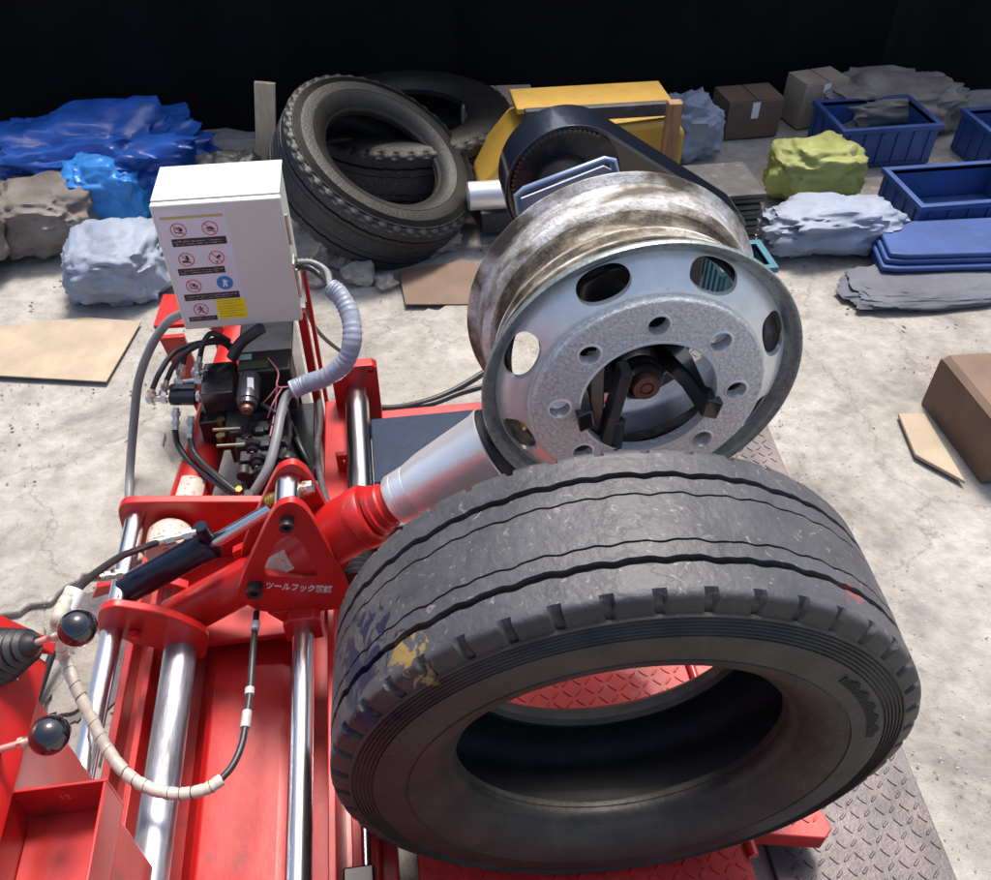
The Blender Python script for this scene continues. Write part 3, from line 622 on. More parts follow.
# ================================================================== CHUCK + CHAIN CASE
K = thing('wheel_chuck', (.47, 1.75, .2), 'black chuck arm with jaws gripping the wheel and a big round chain case behind it', 'wheel chuck')
obj('spindle', cyl(B(), (WC.x, 1.255, WC.z), (WC.x, 2.1, WC.z), .046, n=40), BLACK, K)
obj('spindle_nose', lathe(B(), [(.001, 0), (.010, 0), (.0105, .004), (.0135, .004), (.014, -.001), (.0255, -.001), (.028, .003), (.028, .05), (.001, .05)], (WC.x + .006, 1.215, WC.z - .004), (0, 1, 0), 40, close=False), COPPER, K)
for k in range(4):
    obj('spindle_ring', lathe(B(), [(.030, 0), (.040 + .004 * (k % 2), .002), (.042 + .004 * (k % 2), .007), (.030, .009)], (WC.x, 1.225 + .0105 * k, WC.z), (0, 1, 0), 40), BLACK, K)
obj('chuck_body', lathe(B(), [(.001, 0), (.155, 0), (.168, .010), (.168, .07), (.155, .08), (.001, .08)], (WC.x, 1.385, WC.z), (0, 1, 0), 48, close=False), BLACK, K, smooth=20, bevel=.004)
def jaw(ang, kind):
    a = R(ang); er = Vector((math.cos(a), 0, math.sin(a))); et = Vector((-er.z, 0, er.x)); c = Vector((WC.x, 0, WC.z))
    def q(r, t, y): p = c + er * r + et * t; return (p.x, y, p.z)
    bm = B()
    # arm: wedge that runs from the body forward and outward, then a hooked foot
    sec = [(.05, 1.36), (.095, 1.25), (.108, 1.165), (.138, 1.158), (.138, 1.20), (.118, 1.21), (.120, 1.30), (.11, 1.42), (.06, 1.42)]
    A = [bm.verts.new(q(r, -.020, y)) for r, y in sec]; Bv = [bm.verts.new(q(r, .020, y)) for r, y in sec]
    bm.faces.new(A); bm.faces.new(list(reversed(Bv)))
    for i in range(len(sec)): bm.faces.new((A[i], Bv[i], Bv[(i + 1) % len(sec)], A[(i + 1) % len(sec)]))
    obj('jaw', bm, BLACK, K, bevel=.003)
for an in (-12, 192): jaw(an, 0)
# link bars from spindle to left jaws
obj('jaw_link', box(B(), -.011, .011, -.02, .02, -.13, .10, Matrix.Translation((WC.x - .060, 1.20, WC.z - .035)) @ Matrix.Rotation(R(8), 4, 'Y')), BLACKD, K, bevel=.003)
obj('jaw_link', box(B(), -.014, .014, -.02, .02, -.12, .10, Matrix.Translation((WC.x - .092, 1.22, WC.z - .02)) @ Matrix.Rotation(R(-3), 4, 'Y')), BLACK, K, bevel=.003)
# threaded rod
bm = B()
for k in range(12): lathe(bm, [(.010, 0), (.014, .003), (.010, .006), (.004, .006), (.004, 0)], (WC.x - .050, 1.19, WC.z - .13 + k * .0065), (0, 0, 1), 16)
obj('threaded_rod', bm, BLACKD, K)
# chain case: open-faced housing = hull of a big and a small circle
gc = Vector((.478, .965)); sc2 = Vector((.93, .815)); R1, R2 = .168, .045
def hull(r1, r2, n=72):
    dv = sc2 - gc; L_ = dv.length; base = math.atan2(dv.y, dv.x); off = math.acos((r1 - r2) / L_)
    out = [(gc.x + r1 * math.cos(base + off + (2 * math.pi - 2 * off) * k / n), gc.y + r1 * math.sin(base + off + (2 * math.pi - 2 * off) * k / n)) for k in range(n + 1)]
    out += [(sc2.x + r2 * math.cos(base - off + 2 * off * k / 24), sc2.y + r2 * math.sin(base - off + 2 * off * k / 24)) for k in range(25)]
    return out
def shell():
    bm = B(); O, I = hull(R1, R2), hull(R1 - .010, R2 - .010); y0, y1 = 2.03, 2.155
    rows = [[bm.verts.new((p[0], y, p[1])) for p in L_] for L_, y in ((O, y0), (O, y1), (I, y1), (I, y0))]
    n = len(O)
    for a, b in ((0, 1), (1, 2), (2, 3), (3, 0)):
        for i in range(n): bm.faces.new((rows[a][i], rows[a][(i + 1) % n], rows[b][(i + 1) % n], rows[b][i]))
    return bm
CASE = obj('chain_case', shell(), mat('blue_black_gloss_paint', (.012, .016, .026), .16, coat=1, coat_r=.06, bump=.001, bscale=14), K, bevel=.0015)
obj('case_back', prism(B(), hull(R1 - .011, R2 - .011), 'y', 2.14, 2.15), BLACK, K)
chain = []
pts = hull(R1 - .024, R2 - .024, 64)[:66]
bm = B(); lathe(bm, [(.02, 0), (.145, 0), (.145, .012), (.09, .02), (.09, .05), (.02, .05)], (gc.x, 2.08, gc.y), (0, 1, 0), 64); obj('sprocket', bm, BLACKD, K)
bm = B(); cyl(bm, (gc.x, 2.03, gc.y), (gc.x, 2.08, gc.y), .058, .07, n=40, ch=.004); obj('hub_cap', bm, BLACKD, K)
bm = cyl(B(), (0, 0, 0), (0, .020, 0), .0052, n=10); L0 = None
acc = 0
prev = Vector(pts[0])
k = 0
link0 = None
for i in range(1, len(pts)):
    p = Vector(pts[i]); 
    while (p - prev).length > .0125:
        prev = prev + (p - prev).normalized() * .0125
        if link0 is None:
            bm2 = cyl(B(), (prev.x, 2.052, prev.y), (prev.x, 2.072, prev.y), .0052, n=10); link0 = obj('chain_roller', bm2, mat('worn_chain_steel', (.16, .13, .11), .45, .7, var=.4, vscale=30), CASE); l0p = prev.copy()
        else: copy_part(link0, (prev.x - l0p.x, 0, prev.y - l0p.y))
        if k == 0: pass
# pillar that carries the chuck arm at the right, mostly behind the wheel
obj('arm_pillar', prism(B(), [(.80, .03), (.94, .03), (.93, .76), (.82, .76)], 'y', 2.16, 2.34), BLACKD, K, bevel=.006)
obj('spindle_tube', cyl(B(), (WC.x, 1.62, WC.z), (WC.x, 2.03, WC.z), .075, n=40), BLACK, K)
# blue-grey bracket frame in front of the case
fr = [(0.296, 1.720, 1.079), (0.289, 1.720, 1.123), (0.304, 1.720, 1.136), (0.477, 1.720, 1.193), (0.495, 1.720, 1.189), (0.510, 1.720, 1.144), (0.536, 1.720, 1.071), (0.392, 1.720, 0.954)]
obj('bracket_frame', tube(B(), fr, .0085, n=10, k=4, sp=False), mat('pale_blue_bracket_paint', (.22, .28, .42), .3, .4, var=.2, vscale=20), K)
pl4 = [(0.302, 1.728, 1.079), (0.297, 1.728, 1.111), (0.478, 1.728, 1.175), (0.495, 1.728, 1.165), (0.528, 1.728, 1.079), (0.404, 1.728, 0.975)]
obj('bracket_plate', prism(B(), [(p[0], p[2]) for p in pl4], 'y', 1.726, 1.732), mat('white_bracket_panel', (.45, .50, .62), .35, .3, var=.1, vscale=20), K)

# ================================================================== TOOL CARRIAGE
T = thing('tool_carriage', (-.40, 1.35, .40), 'red tool arm carriage with triangular bracket sliding on the chrome rails', 'tool carriage')
# rear plate
obj('rear_plate', prism(B(), rc([(q_[0], q_[2]) for q_ in ((-0.686, 1.490, 0.508), (-0.671, 1.490, 0.530), (-0.649, 1.490, 0.537), (-0.216, 1.490, 0.471), (-0.210, 1.490, 0.404), (-0.268, 1.490, 0.085), (-0.618, 1.490, 0.194), (-0.682, 1.490, 0.375), (-0.695, 1.490, 0.423))]), 'y', 1.49, 1.513), RED, T, bevel=.003)
# front plate
obj('front_plate', prism(B(), rc([(q_[0], q_[2]) for q_ in ((-0.667, 1.160, 0.532), (-0.653, 1.160, 0.560), (-0.624, 1.160, 0.572), (-0.596, 1.160, 0.559), (-0.531, 1.160, 0.526), (-0.465, 1.160, 0.447), (-0.468, 1.160, 0.406), (-0.494, 1.160, 0.336), (-0.555, 1.160, 0.386), (-0.625, 1.160, 0.439), (-0.649, 1.160, 0.463), (-0.678, 1.160, 0.483))]), 'y', 1.166, 1.186), RED, T, bevel=.003)
obj('front_plate_tab', prism(B(), [(-.733, .432), (-.71, .47), (-.66, .478), (-.56, .462), (-.52, .43), (-.56, .440), (-.64, .455)], 'y', 1.30, 1.325), RED, T, bevel=.003)
bm = B(); hexnut(bm, (-0.607, 1.160, 0.476), (0, -1, 0), .015, .012); cyl(bm, (-0.607, 1.160, 0.476), (-0.600, 1.135, 0.486), .007, n=14); obj('bolt', bm, RED, T)
obj('rail_neck', prism(B(), [(-.305, .375), (-.222, .375), (-.222, .44), (-.236, .452), (-.290, .452), (-.305, .43)], 'y', 1.165, 1.27), RED, T, bevel=.004)
obj('gusset', prism(B(), [(-.335, .455), (-.29, .455), (-.29, .39)], 'y', 1.19, 1.20), RED, T, bevel=.001)
obj('cross_plate', box(B(), -.60, -.25, 1.235, 1.49, .29, .31), RED, T, bevel=.003)
obj('cylinder_knob', lathe(B(), [(.001, 0), (.050, 0), (.054, .006), (.054, .06), (.045, .075), (.001, .08)], (-.575, 1.40, .44), (0, 1, 0), 36, close=False), LABEL, T, label='red and white sticker covered end cap')
# tool arm
ad = Vector((0.157, 1.270, 0.802)) - Vector((-0.524, 1.270, 0.389)); ad.normalize()
A0 = Vector((-0.524, 1.270, 0.389))
Lc = (Vector((-0.069, 1.270, 0.655)) - A0).length
obj('tool_arm', cyl(B(), A0 - ad * .05, A0 + ad * (Lc + .03), .050, n=56, ch=.006), RED, T)
obj('arm_sleeve', lathe(B(), [(.0505, .235), (.064, .237), (.066, .241), (.066, Lc - .045), (.069, Lc - .043), (.069, Lc - .02), (.064, Lc - .012), (.0505, Lc - .010)], A0, ad, 56), RED, T)
for h_ in (.233, Lc - .046):
    obj('weld_bead', lathe(B(), [(.050 if h_ < .3 else .065, 0), (.055 if h_ < .3 else .0685, .002), (.055 if h_ < .3 else .0685, .005), (.050 if h_ < .3 else .065, .007)], A0 + ad * (h_ - .004), ad, 40), RED, T)
obj('arm_end', lathe(B(), [(.050, Lc - .01), (.056, Lc - .005), (.056, Lc + .005), (.044, Lc + .010), (.044, Lc + .09), (.04, Lc + .09)], A0, ad, 56), RED, T)
obj('arm_label', patch(.262, .325, A0, ad, .0662, 300, 340), LABEL, T)
cb = Lc + .046; ce = (Vector((0.180, 1.270, 0.813)) - A0).length
obj('roller_cone', lathe(B(), [(.045, cb), (.052, cb), (.055, cb + .006), (.0556, cb + .020), (.0549, cb + .0205), (.0549, cb + .022), (.0558, cb + .0225), (.0575, cb + .05), (.0568, cb + .0505), (.0568, cb + .052), (.0578, cb + .0525), (.066, cb + .09), (.080, ce - .018), (.086, ce), (.083, ce + .002), (.074, ce - .015), (.062, cb + .09), (.050, cb + .05)], A0, ad, 72), ALU, T, label='machined aluminium flared cone')
obj('roller_seal', lathe(B(), [(.001, ce - .022), (.080, ce - .018), (.080, ce + .003), (.080, ce + .012), (.070, ce + .016), (.001, ce + .016)], A0, ad, 56, close=False), HOSE, T)
# triangular bracket: two plates joined by a chrome pin
def tri(y0, y1):
    apex = (-0.244, 1.220, 0.750); 
    outl = [(-0.385, 1.195, 0.541), (-0.384, 1.195, 0.506), (-0.348, 1.195, 0.448), (-0.164, 1.195, 0.427), (-0.148, 1.195, 0.490), (-0.197, 1.195, 0.735), (-0.208, 1.195, 0.771), (-0.229, 1.195, 0.795), (-0.259, 1.195, 0.785), (-0.283, 1.195, 0.748)]
    win = [(-0.322, 1.195, 0.591), (-0.276, 1.195, 0.686), (-0.244, 1.195, 0.697), (-0.228, 1.195, 0.663), (-0.210, 1.195, 0.568), (-0.217, 1.195, 0.552), (-0.313, 1.195, 0.576)]
    return prism(B(), rc([(p[0], p[2]) for p in outl]), 'y', y0, y1, holes=[rc([(p[0], p[2]) for p in reversed(win)])])
FP_ = obj('bracket_plate', tri(1.195, 1.213), RED, T, bevel=.002, label='front plate with white lettering')
obj('bracket_plate', tri(1.300, 1.318), RED, T, bevel=.002)
pc = Vector((-0.247, 1.195, 0.742)); pc2 = Vector((-0.345, 1.195, 0.548))
obj('bracket_pin', cyl(B(), (pc.x, 1.214, pc.z), (pc.x, 1.299, pc.z), .026, n=40), CHROME, T)
for p, r in ((pc, .014), (pc2, .017)):
    bm = B(); lathe(bm, [(.001, 0), (r * .5, 0), (r * .5, -.006), (r * .9, -.006), (r, -.012 + .004), (r, .03), (.001, .03)], (p.x, 1.180, p.z), (0, 1, 0), 24, close=False)
    obj('socket_bolt', bm, BLACKP, T)
obj('bracket_boss', cyl(B(), (pc2.x, 1.214, pc2.z), (pc2.x, 1.25, pc2.z), .027, n=32, ch=.002), RED, T)
tw = Vector((-0.168, 1.195, 0.443)) - Vector((-0.325, 1.195, 0.530)); 
TXM = Matrix.Translation(Vector((-0.326, 1.194, 0.538))) @ Matrix.Rotation(-math.atan2(Vector((-0.198, 1.194, 0.500)).z - Vector((-0.326, 1.194, 0.538)).z, Vector((-0.198, 1.194, 0.500)).x - Vector((-0.326, 1.194, 0.538)).x), 4, 'Y') @ Matrix.Rotation(R(90), 4, 'X')
obj('lettering', text_bm('ツールフック確認', .0265, TXM @ Matrix.Diagonal((.66, 1, 1, 1)), .0005), WHITEI, FP_, label='white Japanese lettering')
# lift cylinder
c0 = Vector((-0.652, 1.280, 0.471)); c1 = Vector((-0.436, 1.280, 0.599)); c2 = Vector((-0.266, 1.280, 0.703)); cd = (c1 - c0).normalized()
obj('lift_cylinder', lathe(B(), [(.001, -.005), (.024, -.005), (.031, 0), (.031, .014), (.033, .016), (.033, (c1 - c0).length - .02), (.0355, (c1 - c0).length - .018), (.0355, (c1 - c0).length + .004), (.026, (c1 - c0).length + .008), (.012, (c1 - c0).length + .009)], c0, cd, 44, close=False), NAVY, T)
obj('piston_rod', cyl(B(), c1, c2, .0145, n=28), CHROME, T)
obj('rod_clevis', cyl(B(), c2 - cd * .022, c2 + cd * .012, .019, n=6), RED, T, bevel=.002)
bm = B(); e1 = Vector((-0.273, 1.280, 0.719)); tube(bm, [e1 - cd * .02, e1 + cd * .02], .015, n=18, sp=False)
for k in range(3): lathe(bm, [(.013, 0), (.0175, .0015), (.0175, .0035), (.013, .005)], e1 - cd * .022 + cd * .007 * k, cd, 20)
obj('brass_collar', bm, BRASS, T)
e2 = Vector((-0.237, 1.280, 0.734)); 
bm = B(); cyl(bm, e2, e2 + Vector((.030, 0, .006)), .0145, n=24, ch=.002); cyl(bm, e2 + Vector((.022, 0, .004)), e2 + Vector((.040, 0, .008)), .0165, .013, n=6); obj('rod_end_fitting', bm, STEEL, T)
bm = B()
for k in range(4): lathe(bm, [(.013, 0), (.019, .001), (.019, .003), (.013, .004)], e2 + Vector((-.004 + .006 * k, 0, .001 * k)), Vector((.030, 0, .006)), 22)
obj('brass_collar', bm, BRASS, T)
def fitting(parent, p, ax, L_=.045, r=.008, m=None):
    p, ax = Vector(p), Vector(ax).normalized(); bm = B()
    cyl(bm, p, p + ax * L_, r * .72, n=16); hexnut(bm, p + ax * L_ * .1, ax, r * 1.25, L_ * .22); hexnut(bm, p + ax * L_ * .5, ax, r * 1.15, L_ * .22)
    cyl(bm, p + ax * L_ * .74, p + ax * L_, r, n=16, ch=.001)
    return obj('hose_fitting', bm, m or STEEL, parent)
fitting(T, (-0.450, 1.270, 0.652), Vector((-0.523, 1.250, 0.656)) - Vector((-0.450, 1.270, 0.652)), .085, .010)
fitting(T, (-0.626, 1.270, 0.543), Vector((-0.670, 1.250, 0.563)) - Vector((-0.626, 1.270, 0.543)), .055, .010)
obj('cylinder_port', cyl(B(), (-0.437, 1.280, 0.613), (-0.442, 1.280, 0.659), .016, n=24, ch=.002), NAVY, T)
obj('pivot_lug', prism(B(), [(-.42, .42), (-.36, .42), (-.36, .50), (-.42, .47)], 'y', 1.36, 1.38), RED, T, bevel=.002)

# ================================================================== HYDRAULIC POWER UNIT
U = thing('hydraulic_unit', (-.42, 2.0, 0), 'black hydraulic valve stack with plated fittings, below the white cabinet', 'hydraulic unit')
obj('oil_tank', box(B(), -0.453, -0.298, 2.058, 2.26, .04, .50), BLACK, U, bevel=.004)
obj('tank_end', box(B(), -.335, -.255, 1.62, 2.02, .06, .34), BLACK, U, bevel=.004)
obj('valve_pedestal', box(B(), -.45, -.32, 1.62, 2.0, .16, .34), BLACKD, U, bevel=.004)
v0 = Vector((-0.372, 1.929, 0.520)); 
obj('manifold', box(B(), -0.531, -0.444, 1.868, 2.003, .38, .53), BLACK, U, bevel=.003)
obj('manifold_top', box(B(), -0.432, -0.291, 1.921, 2.015, .40, .55), BLACKP, U, bevel=.006)
bx = Vector((-0.416, 1.988, 0.551)); obj('rating_label', box(B(), bx.x - .018, bx.x + .018, bx.y - .012, bx.y + .012, .5505, .5513), mat('pale_green_label', (.45, .72, .62), .4), U)
obj('olive_plate', box(B(), -0.431, -0.350, 1.928, 1.959, .5505, .556), mat('olive_steel', (.07, .085, .045), .4, .4), U)
obj('valve_block', box(B(), -0.474, -0.415, 1.793, 1.913, .34, .46), BLACKP, U, bevel=.003)
obj('valve_block', box(B(), -0.550, -0.480, 1.846, 1.938, .34, .45), BLACK, U, bevel=.003)
s0, s1 = Vector((-0.397, 1.900, 0.550)), Vector((-0.402, 1.797, 0.530))
bm = lathe(B(), [(.001, 0), (.027, 0), (.029, .004), (.029, (s1 - s0).length * .8), (.025, (s1 - s0).length * .82), (.025, (s1 - s0).length * .95), (.001, (s1 - s0).length)], s0, s1 - s0, 40, close=False)
SOL = obj('solenoid', bm, mat('dark_nickel', (.10, .10, .115), .28, .7, bump=.0003, bscale=80), U)
dd = (s1 - s0).normalized()
obj('solenoid_end', lathe(B(), [(.001, 0), (.006, 0), (.007, .003), (.012, .003), (.013, 0), (.016, 0), (.016, -.012), (.001, -.012)], s1 + dd * .010, dd, 28, close=False), COPPER, SOL)
bx2 = s0.lerp(s1, .45) + Vector((.010, -.010, .026)); obj('solenoid_label', box(B(), -.008, .008, -.022, .022, 0, .0008, Matrix.Translation(bx2) @ Matrix.Rotation(R(25), 4, 'X') @ Matrix.Rotation(R(20), 4, 'Y')), WHITE, SOL)
# spool sections
pts = [(-0.413, 1.789, 0.460), (-0.397, 1.738, 0.455), (-0.383, 1.688, 0.450), (-0.373, 1.649, 0.440)]
for i, p in enumerate(pts):
    p = Vector(p)
    sp_ = obj('spool_section', box(B(), p.x - .045, p.x + .075, p.y - .014, p.y + .024, p.z - .14, p.z + .008), BLACKP, U, bevel=.003)
    obj('spool_cap', lathe(B(), [(.001, 0), (.007, 0), (.0075, .002), (.015, .002), (.015, .016), (.023, .017), (.024, .034), (.001, .036)], p + Vector((0, -.038, .002)), Vector((0, 1, -.15)), 28, close=False), BLACK, sp_)
    ob_ = obj('spool_button', cyl(B(), p + Vector((0, -.040, .002)), p + Vector((0, -.036, .002)), .0068, n=18), COPPER, sp_)
    obj('connector', box(B(), p.x + .022, p.x + .046, p.y - .030, p.y - .008, p.z - .012, p.z + .018), BLACKP, sp_, bevel=.003)
for q_ in ((-0.340, 1.788, 0.470), (-0.324, 1.734, 0.460), (-0.308, 1.676, 0.455)):
    q_ = Vector(q_); obj('coil', lathe(B(), [(.001, 0), (.016, 0), (.018, .003), (.018, .030), (.001, .032)], q_ + Vector((0, -.02, 0)), Vector((.1, 1, -.3)), 24, close=False), BLACKP, U)
for q_ in ([(-0.372, 1.843, 0.500), (-0.336, 1.805, 0.500), (-0.304, 1.802, 0.470), (-0.293, 1.792, 0.420)], [(-0.311, 1.851, 0.500), (-0.300, 1.762, 0.470), (-0.317, 1.694, 0.420), (-0.314, 1.649, 0.360)]):
    obj('coil_cable', tube(B(), q_, .0055, n=10), HOSE, U)
p = Vector((-0.419, 1.634, 0.440)); obj('side_port', cyl(B(), p, p + Vector((0, .03, 0)), .018, n=24, ch=.002), BLACKP, U)
obj('side_port_cap', box(B(), -.415, -.39, 1.56, 1.59, .40, .44), BLACKD, U, bevel=.003)
bm = B(); q = Vector((-0.428, 1.602, 0.420)); hexnut(bm, q, (0, -.3, 1), .009, .018); obj('brass_nut', bm, BRASS, U)
# green-yellow tie rods
for (x0, y0_, x1, y1_) in ((214, 430, 246, 428), (216, 446, 246, 444)):
    pass
obj('tie_rod', cyl(B(), (-0.501, 1.791, 0.470), (-0.413, 1.786, 0.470), .0045, n=14), mat('yellow_zinc', (.36, .38, .24), .3, .9), U)
obj('tie_rod', cyl(B(), (-0.489, 1.738, 0.460), (-0.407, 1.734, 0.460), .0045, n=14), bpy.data.materials['yellow_zinc'], U)
for (qa) in ((-0.489, 1.846, 0.440), (-0.487, 1.792, 0.430)):
    bm = B(); hexnut(bm, qa, (0, 0, 1), .013, .018); obj('banjo_nut', bm, mat('olive_zinc_nut', (.20, .17, .08), .35, .85), U)
# check valve and adaptors going left
obj('check_valve', cyl(B(), (-0.616, 1.902, 0.500), (-0.549, 1.893, 0.500), .020, n=8), NAVY, U, bevel=.001)
obj('check_valve', cyl(B(), (-0.620, 1.940, 0.500), (-0.553, 1.931, 0.500), .015, n=8), BLACK, U, bevel=.001)
def adaptor(a, b, r):
    a, b = Vector(a), Vector(b); ax = (b - a).normalized(); L_ = (b - a).length; bm = B()
    cyl(bm, a, b, r * .8, n=18); hexnut(bm, a + ax * L_ * .05, ax, r * 1.3, L_ * .2); hexnut(bm, a + ax * L_ * .62, ax, r * 1.25, L_ * .22); obj('adaptor', bm, STEEL, U)
adaptor((-0.679, 1.907, 0.500), (-0.616, 1.902, 0.500), .012); adaptor((-0.549, 1.897, 0.500), (-0.507, 1.895, 0.500), .013)
adaptor((-0.607, 1.956, 0.510), (-0.523, 1.953, 0.510), .011); adaptor((-0.564, 1.977, 0.520), (-0.510, 1.979, 0.520), .012)
for (a_, b_) in (((-0.671, 1.906, 0.500), (-0.657, 1.914, 0.530)), ((-0.639, 1.922, 0.500), (-0.624, 1.943, 0.530)), ((-0.601, 1.956, 0.510), (-0.581, 1.982, 0.550)), ((-0.550, 1.971, 0.520), (-0.535, 1.998, 0.560))):
    a_, b_ = Vector(a_), Vector(b_); ax = (b_ - a_); bm = B(); ball(bm, a_, .013, 16); cyl(bm, a_, b_, .008, n=14); hexnut(bm, a_ + ax * .35, ax, .0125, ax.length * .3); obj('elbow', bm, STEEL, U)
for (a_, b_) in (((-0.605, 1.882, 0.480), (-0.612, 1.839, 0.440)), ((-0.565, 1.855, 0.470), (-0.572, 1.812, 0.430))):
    a_, b_ = Vector(a_), Vector(b_); ax = (b_ - a_); bm = B(); cyl(bm, a_, b_, .009, n=14); hexnut(bm, a_ + ax * .15, ax, .0135, ax.length * .22); hexnut(bm, a_ + ax * .6, ax, .013, ax.length * .15); obj('elbow', bm, STEEL, U)
# grey relay box behind the stack and pink wires
for w_ in ([(-0.353, 1.976, 0.550), (-0.321, 1.898, 0.560), (-0.324, 1.851, 0.550), (-0.299, 1.868, 0.530)], [(-0.321, 1.851, 0.550), (-0.352, 1.841, 0.520), (-0.374, 1.855, 0.490)], [(-0.313, 1.854, 0.540), (-0.340, 1.811, 0.520), (-0.358, 1.807, 0.480)], [(-0.326, 1.855, 0.540), (-0.336, 1.813, 0.500), (-0.351, 1.746, 0.470)], [(-0.325, 1.780, 0.420), (-0.330, 1.723, 0.420), (-0.338, 1.660, 0.420)]):
    obj('wire', tube(B(), w_, .0022, n=8, k=8), PINK, U)

# ================================================================== CABINET
C_ = thing('electrical_cabinet', (-.40, 2.12, 0), 'white electrical cabinet with warning stickers on a red post', 'cabinet')
cx0, cx1, cy0, cy1, cz0, cz1 = -.560, -.247, 2.045, 2.215, .632, 1.0
obj('cabinet_body', box(B(), cx0 + .006, cx1 - .006, cy0, cy1, cz0 + .004, cz1 - .003), CAB, C_, bevel=.004)
DOOR = obj('door', box(B(), cx0, cx1, cy0 - .024, cy0 - .003, cz0, cz1), CAB, C_, bevel=.005, bseg=3)
obj('rain_cover', prism(B(), [(cy0 - .004, cz1 - .001), (cy0 - .004, cz1 + .004), (cy1 + .004, cz1 + .004), (cy1 + .004, cz1 - .001)], 'x', cx0 + .002, cx1 - .002), CAB, C_, bevel=.002)
for z0 in (.86, .70): obj('hinge', cyl(B(), (cx1 + .004, cy0 - .008, z0), (cx1 + .004, cy0 - .008, z0 + .085), .0045, n=14), STEEL, C_)
obj('post', box(B(), cx1 - .018, cx1 + .006, 2.06, 2.085, .0, cz0), RED, C_, bevel=.002)
obj('post', box(B(), cx1 + .008, cx1 + .020, 2.12, 2.14, .0, .72), RED, C_, bevel=.002)
obj('cable_gland', lathe(B(), [(.001, 0)] + [(.017 + .003 * (k % 2), .006 * k) for k in range(9)] + [(.001, .05)], (cx1 - .004, 2.13, .745), (1, -.1, .02), 28, close=False), BLACKP, C_)
obj('latch', box(B(), cx1 - .001, cx1 + .004, cy0 - .02, cy0 + .03, .79, .81), STEEL, DOOR, bevel=.001)
# warning sticker: u 0..1 left to right, v 0..1 top to bottom
ys = cy0 - .0240
tl, tr, bl_, br = [Vector((-0.557, 2.021, 0.995)), Vector((-0.388, 2.021, 0.992)), Vector((-0.551, 2.021, 0.662)), Vector((-0.387, 2.021, 0.657))]
sx0, sx1 = -.551, -.385; sz1, sz0 = .985, .657
def SU(u_, v_): return (sx0 + (sx1 - sx0) * u_, sz1 + (sz0 - sz1) * v_)
def flat(name, poly, y_, m, par, holes=(), t=.0006, label=None):
    return obj(name, prism(B(), [SU(*p_) for p_ in poly], 'y', ys - y_ - t, ys - y_, holes=[[SU(*q_) for q_ in h_] for h_ in holes]), m, par, label=label)
def rect(u0, v0, u1, v1): return [(u0, v0), (u1, v0), (u1, v1), (u0, v1)]
st = flat('warning_sticker', rect(0, 0, 1, 1), 0.0, WHITE, C_)
asp = (sx1 - sx0) / (sz1 - sz0)
def cc(u_, v_, r, n=36): return [(u_ + r * math.cos(2 * math.pi * k / n), v_ + r * asp * math.sin(2 * math.pi * k / n)) for k in range(n)]
flat('gold_band', rect(.05, .05, .96, .072), .0006, GOLD, st)
def no_sign(u_, v_, glyphs):
    r = .118
    flat('prohibition_ring', cc(u_, v_, r), .0006, REDP, st, holes=[list(reversed(cc(u_, v_, r * .88)))])
    for gl in glyphs: flat('pictogram', [(u_ + a_ * r, v_ + b_ * r * asp) for a_, b_ in gl], .0006, BLACKI, st)
    sl_ = [(-.64, -.72), (-.56, -.76), (.66, .68), (.58, .74)]
    flat('prohibition_slash', [(u_ + a_ * r, v_ + b_ * r * asp) for a_, b_ in sl_], .0014, REDP, st)
no_sign(.27, .165, [[(-.5, .3), (-.5, -.3), (-.4, -.3), (-.4, .3)], [(-.5, .4), (.5, .5), (.5, .36), (-.5, .28)], [(-.3, -.35), (.3, -.42), (.34, -.28), (-.3, -.22)], [(.1, -.2), (.45, -.3), (.52, .1), (.3, .2), (.05, .05)]])
no_sign(.73, .165, [[(-.6, .0), (.1, -.3), (.6, .1), (.2, .2)], [(-.45, .25), (.5, .3), (.5, .42), (-.4, .38)]])
flat('text_bar', rect(.13, .238, .93, .303), .0006, BLACKI, st)
no_sign(.27, .42, [[(-.05, -.6), (.25, -.6), (.4, .05), (.05, .2)], [(-.6, .2), (-.1, .1), (.5, .35), (.4, .52), (-.55, .42)]])
no_sign(.72, .42, [[(-.1, -.1), (.5, -.45), (.6, -.1), (.15, .1)], [(-.2, .5), (.05, .5), (.05, .75), (-.2, .75)]])
flat('text_bar', rect(.10, .498, .80, .557), .0006, BLACKI, st)
no_sign(.27, .66, [[(-.5, -.3), (-.4, -.3), (-.4, .35), (-.5, .35)], [(-.4, .25), (.5, .35), (.5, .48), (-.4, .38)], [(-.2, -.35), (.25, -.35), (.25, .1), (-.2, .05)], [(.35, -.1), (.5, -.15), (.5, .25), (.35, .25)]])
flat('mandatory_disc', cc(.75, .65, .125), .0006, BLUEP, st)
for gl in ([(-.2, -.5), (.15, -.5), (.2, -.1), (.3, .55), (.1, .6), (0, .1), (-.15, .6), (-.35, .5), (-.15, -.1)], [(.25, -.45), (.5, -.2), (.42, -.1), (.2, -.3)]):
    flat('pictogram', [(.75 + a_ * .12, .65 + b_ * .12 * asp) for a_, b_ in gl], .0014, WHITEI, st)
flat('text_bar', rect(.08, .735, .93, .795), .0006, BLACKI, st)
no_sign(.28, .885, [[(-.1, -.6), (.12, -.6), (.1, -.35), (-.1, -.35)], [(-.12, -.3), (.1, -.3), (.2, .05), (.35, .5), (.2, .55), (0, .15), (-.25, .55), (-.38, .48), (-.12, .0)], [(-.5, -.1), (.45, -.3), (.48, -.2), (-.45, .02)]])
flat('text_bar', rect(.06, .95, .50, .995), .0006, BLACKI, st)
flat('yellow_note', rect(.53, .80, .985, .992), .0006, YEL, st)
